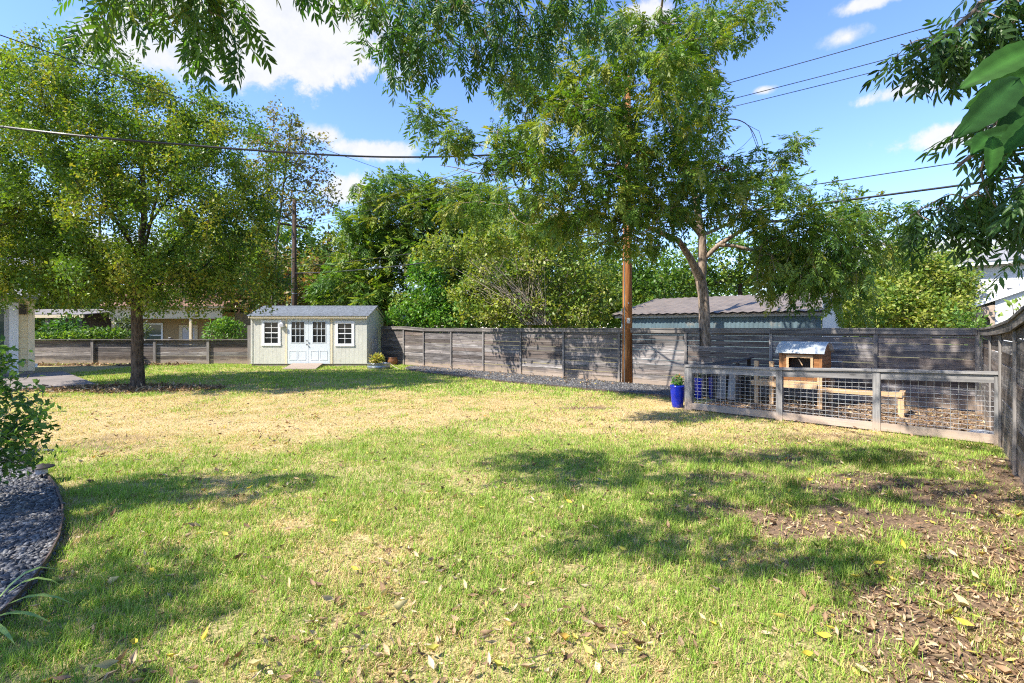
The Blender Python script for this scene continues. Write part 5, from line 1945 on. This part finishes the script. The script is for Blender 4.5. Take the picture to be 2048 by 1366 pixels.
hp = [(.08, .17, .03), (.12, .21, .04), (.17, .25, .05), (.06, .13, .03)]
bush('hedge', 'clipped green hedge showing above the low board fence', (-23.2, 26.4, 1.35), (3.4, .8, .5), 2600, .16, hp, 51, 'hedge', 20)
bush('leafy_shrub', 'dark leafy shrub standing in front of the carport', (-25.3, 28.5, 1.9), (1.3, .8, .8), 900, .18, [(.04, .10, .02), (.06, .15, .03), (.08, .19, .035)], 52)
bush('leafy_shrub', 'grey green shrub beside the elm trunk behind the low fence', (-22.0, 29.0, 1.8), (1.2, .7, .75), 600, .18, [(.10, .13, .09), (.14, .17, .11), (.07, .10, .05)], 53)
bush('leafy_shrub', 'bright round shrub left of the shed behind the low fence', (-15.6, 27.0, 1.5), (1.25, .9, .95), 1200, .17, [(.10, .21, .03), (.14, .25, .04), (.07, .15, .03)], 54)
bush('leafy_shrub', 'small green bush against the white house beyond the right fence', (15.2, 16.6, 1.75), (.55, .6, .75), 800, .14, [(.08, .17, .03), (.12, .21, .04), (.16, .24, .06)], 55)
bush('leafy_shrub', 'pale thin sprigs rising over the right fence cap', (9.2, 8.9, 1.9), (.45, .45, .5), 110, .11, [(.22, .33, .06), (.28, .38, .08)], 56, stems=14)

# near shrub in the pebble bed
def near_shrub():
    rng = np.random.RandomState(61)
    base = Vector((-5.3, 4.95, 0))
    trunk = [((base.x, base.y, -.05), .025), ((base.x + .02, base.y, .35), .02), ((base.x - .03, base.y, .8), .014), ((base.x, base.y, 1.3), .006)]
    blobs = [((-5.3, 4.95, 1.45), (.32, .35, .28), .6), ((-5.25, 4.95, .95), (.42, .5, .60), 1), ((-5.1, 4.9, .65), (.38, .45, .35), .8), ((-5.45, 5.0, 1.35), (.35, .4, .3), .6), ((-4.85, 4.95, .75), (.22, .25, .35), .35)]
    make_tree('border_shrub', 'loose leafy shrub in the pebble bed at the left edge', base, trunk, [], blobs, 330, .06, 'simple', 11, .066, [(.05, .11, .03), (.075, .15, .04), (.10, .18, .055), (.17, .27, .06), (.27, .40, .06)], 'twig_pale', 62, r_tip=.0035, spread=.10, seg=.12, tail=.25, cat='shrub', hang=.1, leafmat='leaf_near')


near_shrub()


# long strap leaves at the lower left edge
def strap_plant():
    rng = np.random.RandomState(63)
    t = thing('strap_leaf_plant', 'long narrow green leaves poking in at the lower left edge', 'plant', (-3.15, 2.95, .03))
    b = MB()
    for k, (a, L, h) in enumerate([(.1, .52, .16), (-.15, .5, .10), (.45, .40, .22), (-.5, .55, .08), (-.9, .5, .06), (.8, .4, .25)]):
        p = [Vector((math.cos(a) * L * s, math.sin(a) * L * s, .02 + h * math.sin(math.pi * min(1, s * .8)))) for s in np.linspace(0, 1, 7)]
        sd = Vector((-math.sin(a), math.cos(a), 0))
        lf = MB()
        for i in range(6):
            w0, w1 = .018 * math.sin(math.pi * (i / 6 * .9 + .1)), .018 * math.sin(math.pi * ((i + 1) / 6 * .9 + .1))
            lf.face([p[i] - sd * w0, p[i] + sd * w0, p[i + 1] + sd * w1 + Vector((0, 0, .0)), p[i + 1] - sd * w1])
        o = lf.build('leaf_blade', M['strap'], t)


M['strap'] = mat_plain('strap_leaf', (.20, .30, .06), .5, .25, 6)
strap_plant()

# ------------------------------------------------------------------ overhead pecan (trunk stands behind the viewer)
NEAR_PAL = [(.045, .105, .022), (.060, .130, .027), (.080, .155, .030), (.11, .18, .036), (.19, .20, .05)]
NB = Vector((1.2, -5.5, 0))
ntr = [((NB.x, NB.y, -.1), .40), ((NB.x, NB.y, .5), .31), ((NB.x + .05, NB.y + .1, 2.6), .26), ((NB.x + .1, NB.y + .5, 4.6), .21), ((NB.x + .2, NB.y + 1.2, 6.2), .15), ((NB.x + .2, NB.y + 2.0, 8.0), .06)]
nl = [[((1.4, -4.6, 5.8), .12), ((1.7, -1.0, 7.3), .07), ((2.1, 2.0, 7.3), .035), ((2.5, 4.6, 6.6), .018), ((2.4, 6.0, 6.5), .010)],
      [((1.7, -1.0, 7.3), .06), ((1.0, 1.8, 7.3), .035), ((.3, 4.2, 7.3), .024), ((-.1, 6.2, 7.3), .018), ((-.5, 7.6, 6.8), .012)],
      [((1.5, -3.0, 6.6), .06), ((.2, .6, 7.3), .035), ((-1.7, 2.9, 6.5), .022), ((-3.0, 4.3, 5.4), .012)]]
NBL = [B_(350, 12, 175, 38, 4.7, .6, .22), B_(210, 2, 80, 26, 4.7, .4, .06), B_(455, 62, 45, 50, 4.7, .3, .09), B_(185, 60, 40, 18, 4.7, .25, .04), B_(395, 96, 50, 28, 4.8, .25, .07), ((-3.3, 4.6, 5.2), (1.0, .8, .3), .35),
       ((-3.2, 4.0, 5.0), (.8, .5, .25), .5), ((-2.0, 3.9, 5.0), (.9, .5, .25), .6), ((-2.05, 3.0, 4.9), (.45, .5, .25), .3), ((-2.9, 2.3, 4.9), (.7, .3, .25), .35), ((-2.1, 2.05, 4.9), (.8, .3, .25), .4), ((-1.4, 1.8, 4.9), (.7, .3, .25), .3), ((-1.2, 3.0, 5.9), (1.2, .5, .3), .4), ((.2, 3.3, 5.9), (1.0, .8, .3), .35), ((-1.4, 4.3, 6.1), (1.0, .5, .3), .3), ((1.0, 2.4, 6.2), (.9, .6, .3), .3), ((-1.9, 4.9, 5.4), (.8, .4, .25), .2),
       B_(980, -10, 260, 60, 7.8, 1.1, 1.3), B_(1140, 55, 110, 85, 8.0, .8, .9), B_(810, 40, 110, 60, 7.6, .7, .65), B_(730, 8, 50, 26, 7.5, .4, .16), B_(850, 105, 70, 44, 7.7, .5, .3), B_(1000, 110, 105, 52, 7.9, .6, .55), ((.1, 4.6, 6.0), (1.2, .7, .35), .4), B_(790, 140, 22, 30, 7.6, .25, .08), B_(830, 230, 25, 22, 7.8, .25, .06),
       ((2.5, 4.5, 6.3), (1.3, .8, .35), .5), ((2.5, 6.0, 6.4), (1.0, .6, .3), .35), ((1.6, 3.4, 6.4), (.8, .6, .3), .22)]
make_tree('pecan_tree', 'near pecan whose drooping leafy branches hang into the top of view', NB, ntr, nl, NBL, 860, .15, 'fine', 3.5, .265, NEAR_PAL, 'bark_pecan', 71, r_tip=.0035, spread=.2, seg=.3, hang=.85, tail=.55, leafmat='leaf_near', hollow=.1, up=.1, zpen=-.25, holes=.2, expo=.4)
LB = Vector((-9.3, 1.6, 0))
ltr = [((LB.x, LB.y, -.1), .2), ((LB.x, LB.y, 1.5), .14), ((LB.x + .3, LB.y + .2, 3.2), .10), ((LB.x + .6, LB.y + .4, 5.0), .03)]
make_tree('pecan_tree', 'smaller pecan beyond the left edge shading the lawn by the pebble bed', LB, ltr, [], [((-7.4, 3.8, 4.7), (1.5, .5, .5), .6), ((-6.4, 1.3, 4.6), (.9, .8, .4), .6), ((-5.7, .5, 4.4), (.7, .4, .3), .3), ((-8.6, 2.2, 5.0), (1.0, 1.0, .6), .4)], 220, .2, 'fine', 4, .32, NEAR_PAL, 'bark_pecan', 75, r_tip=.005, spread=.2, seg=.3, hang=.75, tail=.5, leafmat='leaf_near')

# right pecan: trunk beyond the right fence, branches reaching in
RB = Vector((6.4, 1.2, 0))
rtr = [((RB.x, RB.y, -.1), .30), ((RB.x, RB.y, .6), .24), ((RB.x - .1, RB.y + .1, 2.4), .20), ((RB.x - .2, RB.y + .4, 4.0), .15), ((RB.x - .2, RB.y + .6, 5.6), .08)]
rlm = [[((6.2, 1.5, 3.4), .09), ((5.2, 2.6, 3.9), .06), ((4.0, 3.4, 3.6), .03), ((3.3, 3.7, 3.0), .012)],
       [((6.2, 1.6, 4.0), .08), ((4.8, 2.4, 4.6), .05), ((3.4, 3.0, 4.2), .025), ((2.75, 3.2, 3.65), .01)],
       [((6.3, 1.4, 3.0), .05), ((4.4, 1.2, 3.3), .03), ((2.6, 1.05, 2.9), .016), ((1.35, 1.0, 2.45), .007)]]
RBL = [B_(1880, 95, 75, 45, 3.3, .3, .30), B_(1830, 85, 30, 30, 3.3, .12, .07), B_(1985, 55, 80, 60, 3.2, .4, .45), B_(2030, 230, 50, 80, 3.4, .4, .35), B_(1985, 405, 85, 45, 3.9, .35, .42), B_(1880, 425, 50, 34, 4.0, .25, .22), B_(2040, 440, 55, 40, 3.8, .3, .25), B_(2045, 370, 55, 55, 3.5, .3, .25), B_(2040, 540, 14, 22, 3.7, .10, .03), ((4.6, 3.2, 3.8), (.7, .6, .6), .6)]


def big_leaf(rng, n=14):
    """broad toothed blade folded along its midrib, side veins as ridges"""
    vs, fs = [], []
    for i in range(n + 1):
        t = i / n
        w_ = .20 * math.sin(math.pi * t ** .8) ** .8 * (1.0 if 0 < i < n else 0) + .002
        tooth = .012 if i % 2 else -.004
        zc = -.22 * t * t
        ridge = .004 if i % 2 else -.002
        vs += [(-w_ - tooth, t - .03, zc + .07 * w_ * 4 + ridge * .3), (-w_ * .5, t - .015, zc + .03 + ridge), (0, t, zc - .006), (w_ * .5, t - .015, zc + .03 + ridge), (w_ + tooth, t - .03, zc + .07 * w_ * 4 + ridge * .3)]
    for i in range(n):
        for k in range(4):
            a = i * 5 + k
            fs += [(a, a + 1, a + 6), (a, a + 6, a + 5)]
    return np.array(vs), np.array(fs)


def giant_leaves(rng, B0):
    tv, tf = big_leaf(rng)
    cv = np.ones((len(tv), 1))
    cv[2::5] = 1.7
    cv[1::5] = .92
    cv[3::5] = 1.06
    cv = cv * (.82 + .36 * rng.rand(len(tv), 1))
    out = []
    for (px, py, ax, az, L) in [(2035, 160, -.72, -.70, .155), (2085, 90, -.92, -.38, .15), (2090, 140, -.92, -.42, .16), (2062, 165, -.45, -.88, .16), (1985, 268, -.88, -.48, .105), (2050, 262, -.97, -.10, .10), (2085, 230, -.75, -.6, .12), (1985, 275, -.22, -.95, .085), (2028, 282, .1, -.95, .085), (2085, 180, -.6, -.8, .17)]:
        p = np.array(P(px, py, .98 + .1 * rng.rand()))[None] - B0[None]
        d = np.array([[ax, .25 * rng.normal(), az]])
        rot = frames(d, np.array([[.25 * rng.normal(), -.75, .55 + .3 * rng.normal()]]))
        col = np.array([[(.022, .068, .014), (.030, .085, .016), (.026, .072, .02)][rng.randint(3)]])
        out.append(stamp(tv, tf, p, rot, np.array([L]), col, cv))
    return out


make_tree('pecan_tree', 'pecan at right whose large dark leaves hang close over the fence', RB, rtr, rlm, RBL, 270, .09, 'fine', 3.0, .20, [(.035, .075, .02), (.045, .095, .024), (.06, .12, .03), (.085, .15, .036)], 'bark_pecan', 73, r_tip=.004, spread=.15, seg=.22, hang=.7, tail=.3, leafmat='leaf_near', hollow=.1, up=.1, zpen=-.2)
rp_ = [o_ for o_ in bpy.data.objects if o_.get('label', '').startswith('pecan at right')][0]
M['leaf_big'] = mat_attr('broad_leaf', .6, .35, (1.5, 2.0, .5), .12)
v, f, c = join(giant_leaves(np.random.RandomState(79), np.array(RB)))
gl_ = link('close_leaves', np_mesh('close_leaves', v, f, M['leaf_big'], c, True), rp_)
gl_['kind'] = 'stuff'

# ------------------------------------------------------------------ buildings beyond the fences
# metal barn
BO = Vector((4.55, 20.85, 0))
barn = thing('metal_barn', 'old barn of grey teal corrugated tin with rusty roof behind the fence', 'barn', BO, FENCE_A)
BL, BD, BE, BR = 7.2, 3.7, 2.3, 3.05
cw = MB()
n = 180
prev = None
for k in range(n + 1):
    x = BL * k / n
    y = .018 * math.sin(2 * math.pi * x / .076 * .5)
    cw.v += [(x, y, -.05), (x, y, BE)]
    if k:
        i = len(cw.v)
        cw.f.append((i - 4, i - 2, i - 1, i - 3))
cw.build('corrugated_wall', M['teal'], barn, True)
MB().box(BL + .02, BL + .05, .03, BD, -.05, BE + .55).build('end_wall', M['siding_white'], barn)
MB().box(.0, .03, .03, BD, -.05, BE + .3).build('end_wall', M['teal'], barn)
MB().box(-.2, BL + .1, -.16, -.12, BE - .10, BE + .06).build('fascia', M['plinth'], barn)
rfm = MB()
nn = 90
for k in range(nn + 1):
    x = -.35 + (BL + .55) * k / nn
    z = .02 * math.sin(k * math.pi * .5)
    rfm.v += [(x, -.3, BE + .06 + z), (x, BD + .2, BR + .15 + z)]
    if k:
        i = len(rfm.v)
        rfm.f.append((i - 4, i - 2, i - 1, i - 3))
rfm.build('tin_roof', M['rust'], barn)
MB().hexa([(-.3, -.25, BE + .0), (BL + .1, -.25, BE + .0), (-.3, BD, BR - .1), (BL + .1, BD, BR - .1), (-.3, -.25, BE + .035), (BL + .1, -.25, BE + .035), (-.3, BD, BR - .07), (BL + .1, BD, BR - .07)]).build('roof_deck', M['darkwood'], barn)

# white two storey house at the right
WO = Vector((20.15, 22.0, 0))
wh = thing('white_house', 'white lap sided two storey house beyond the right fence', 'house', WO, FENCE_A)
EZ = 4.55
MB().box(0.02, 9, .02, 9, -.05, EZ).build('core_wall', M['siding_white'], wh)
for k in range(int(EZ / .19)):
    z0 = k * .19 + .05
    MB().hexa([(.1, -.025, z0), (9, -.025, z0), (.1, .015, z0), (9, .015, z0), (.1, -.006, z0 + .187), (9, -.006, z0 + .187), (.1, .015, z0 + .187), (9, .015, z0 + .187)]).build('siding_board', M['siding_white'], wh)
MB().box(-.035, .1, -.035, .1, 0, EZ).build('corner_board', M['white'], wh)
MB().box(-.03, .018, .1, 9, 0, EZ).build('side_wall', M['siding_white'], wh)
MB().tube([(.16, -.06, .4), (.16, -.06, EZ - .35), (.05, -.28, EZ - .15), (-.25, -.42, EZ - .05)], .045, 8).build('downspout', M['white'], wh)
MB().box(-.5, 9.3, -.5, -.47, EZ - .06, EZ + .12).build('fascia', M['white'], wh)
MB().box(-.53, -.50, -.5, 9.3, EZ - .06, EZ + .12).build('gutter', M['bronze'], wh)
MB().box(-.5, 9.3, -.47, .0, EZ - .04, EZ - .01).build('soffit', M['tan_light'], wh)
MB().box(-.5, -.04, 0.001, 9.3, EZ - .04, EZ - .01).build('soffit', M['tan_light'], wh)
q = MB()
q.v = [(-.55, -.55, EZ + .1), (9.4, -.55, EZ + .1), (9.4, 9.4, EZ + .1), (-.55, 9.4, EZ + .1), (3.5, 4.4, EZ + 2.0), (5.5, 4.4, EZ + 2.0)]
q.f = [(0, 1, 5, 4), (1, 2, 5), (2, 3, 4, 5), (3, 0, 4), (0, 3, 2, 1)]
q.build('roof', M['roof_grey'], wh)
MB().box(1.15, 1.5, -.10, -.03, EZ - 1.05, EZ - .80).build('wall_vent', M['white'], wh)
# lower gabled wing in front with rake board and stone pier
MB().hexa([(.05, -1.2, 2.75), (4.5, -1.2, 4.7), (.05, -.03, 2.75), (4.5, -.03, 4.7), (.05, -1.2, 2.87), (4.5, -1.2, 4.82), (.05, -.03, 2.87), (4.5, -.03, 4.82)]).build('wing_roof', M['roof_grey'], wh)
MB().hexa([(.02, -1.25, 2.62), (4.5, -1.25, 4.57), (.02, -1.205, 2.62), (4.5, -1.205, 4.57), (.02, -1.25, 2.86), (4.5, -1.25, 4.81), (.02, -1.205, 2.86), (4.5, -1.205, 4.81)]).build('rake_board', M['white'], wh)
MB().extr([(.75, -.05), (6, -.05), (6, 5.1), (4.4, 4.55), (.75, 2.95)], 'y', -1.1, -.9).build('wing_wall', M['siding_white'], wh)
pier = MB()
pier.box(.1, .22, -1.15, -.85, -.05, 2.6).box(.6, .74, -1.15, -.85, -.05, 2.75)
for k in range(8):
    a0, a1 = math.pi * k / 8, math.pi * (k + 1) / 8
    xa, xb = .41 - .19 * math.cos(a0), .41 - .19 * math.cos(a1)
    pier.hexa([(xa, -1.15, 2.1 + .22 * math.sin(a0)), (xb, -1.15, 2.1 + .22 * math.sin(a1)), (xa, -.85, 2.1 + .22 * math.sin(a0)), (xb, -.85, 2.1 + .22 * math.sin(a1)), (xa, -1.15, 2.65 + .1 * k / 8), (xb, -1.15, 2.65 + .1 * k / 8), (xa, -.85, 2.65), (xb, -.85, 2.65)])
pier.build('stone_arch', M['brick_tan'], wh)

# tan neighbouring house and carport
HY = 35.0
X_ = lambda px: (px - 1024) * HY / 1000
Z_ = lambda py: 1.8 + (656 - py) * HY / 1000
th = thing('tan_house', 'tan house with white window and porch behind the low fence', 'house', (X_(250), HY, 0))
tx = lambda px: X_(px) - X_(250)
MB().box(0, tx(470), 0, 6, -.05, 2.9).build('wall', M['tan'], th)
MB().box(tx(255), tx(470), -1.6, -1.45, Z_(638), Z_(618)).build('porch_beam', M['tan_light'], th)
MB().box(tx(255), tx(470), -1.44, 0, 3.1, 3.14).build('porch_ceiling', M['tan_light'], th)
MB().box(-.3, tx(470) + .3, -1.9, 3, 3.15, 3.25).build('eave', M['tan_light'], th)
MB().extr([(-2.0, 3.26), (3, 5.2), (8, 3.26)], 'x', -.4, tx(470) + .4).build('roof', M['roof_red'], th)
fw = MB()
a, b, c, d = tx(288.5), tx(326.5), Z_(690), Z_(646)
fw.box(a, a + .12, -.05, -.002, c, d).box(b - .12, b, -.05, -.002, c, d).box(a + .121, b - .121, -.05, -.002, d - .12, d).box(a + .121, b - .121, -.045, -.002, c, c + .12).box(a + .121, b - .121, -.04, -.002, Z_(671.5), Z_(669.5))
wn = fw.build('window', M['white'], th)
MB().box(a + .1, b - .1, -.02, -.003, c + .1, d - .1).build('pane', M['glass_green'], wn)
a, b = tx(359), tx(396)
fw = MB().box(a, a + .22, -.05, -.002, .05, Z_(650)).box(b - .22, b, -.05, -.002, .05, Z_(650)).box(a + .221, b - .221, -.05, -.002, Z_(655), Z_(650))
dn = fw.build('door', M['tan_light'], th)
MB().box(a + .221, b - .221, -.03, -.003, .05, Z_(655.2)).build('door_panel', M['glass_pale'], dn)
for px in (262, 410):
    MB().box(tx(px) - .08, tx(px) + .08, -1.6, -1.46, -.05, Z_(638)).build('porch_post', M['tan_light'], th)
cp_ = thing('carport', 'dark open carport with pale roof edge beside the tan house', 'carport', (X_(40), HY - 1, 0))
cx = lambda px: X_(px) - X_(40)
MB().box(0, cx(245), -2.2, -2.1, Z_(637.5), Z_(632)).build('fascia', M['tan_light'], cp_)
MB().hexa([(0, -2.2, Z_(632) + .003), (cx(245), -2.2, Z_(632) + .003), (0, 3, 3.1), (cx(245), 3, 3.1), (0, -2.2, Z_(632) + .05), (cx(245), -2.2, Z_(632) + .05), (0, 3, 3.2), (cx(245), 3, 3.2)]).build('roof', M['roof_pale'], cp_)
MB().box(0, cx(245), 2.9, 3, -.05, 3.05).build('back_wall', M['darkwood'], cp_)
for px in (85, 177, 235):
    MB().box(cx(px) - .09, cx(px) + .09, -2.0, -1.82, -.05, Z_(638)).build('post', M['tan'] if px < 100 else M['darkwood'], cp_)
gr = thing('barbecue_grill', 'black barbecue grill standing on the tan house porch', 'grill', ((341 - 1024) * .0335, 33.5, 0))
MB().lathe([(.05, .75), (.22, .80), (.27, .93), (.25, 1.02), (.14, 1.10), (.03, 1.13)], 16).build('bowl', M['black'], gr, True)
for a in (0, 2.1, 4.2):
    MB().tube([(.22 * math.cos(a), .22 * math.sin(a), 0), (.12 * math.cos(a), .12 * math.sin(a), .82)], .016, 6).build('leg', M['galv'], gr)
MB().tube([(-.06, -.1, 1.12), (-.06, -.1, 1.17), (.06, -.1, 1.17), (.06, -.1, 1.12)], .012, 6).build('handle', M['white'], gr)
ob = thing('white_outbuilding', 'small white outbuilding glimpsed through leaves right of the shed', 'outbuilding', (P(786, 656, 31).x, 31, 0))
MB().box(-.55, .55, 0, 2.5, -.05, 2.3).build('wall', M['siding_white'], ob)
MB().extr([(-.6, 2.3), (.6, 2.3), (.35, 2.62), (-.35, 2.62)], 'y', -.15, 2.6).build('roof', M['roof_pale'], ob)
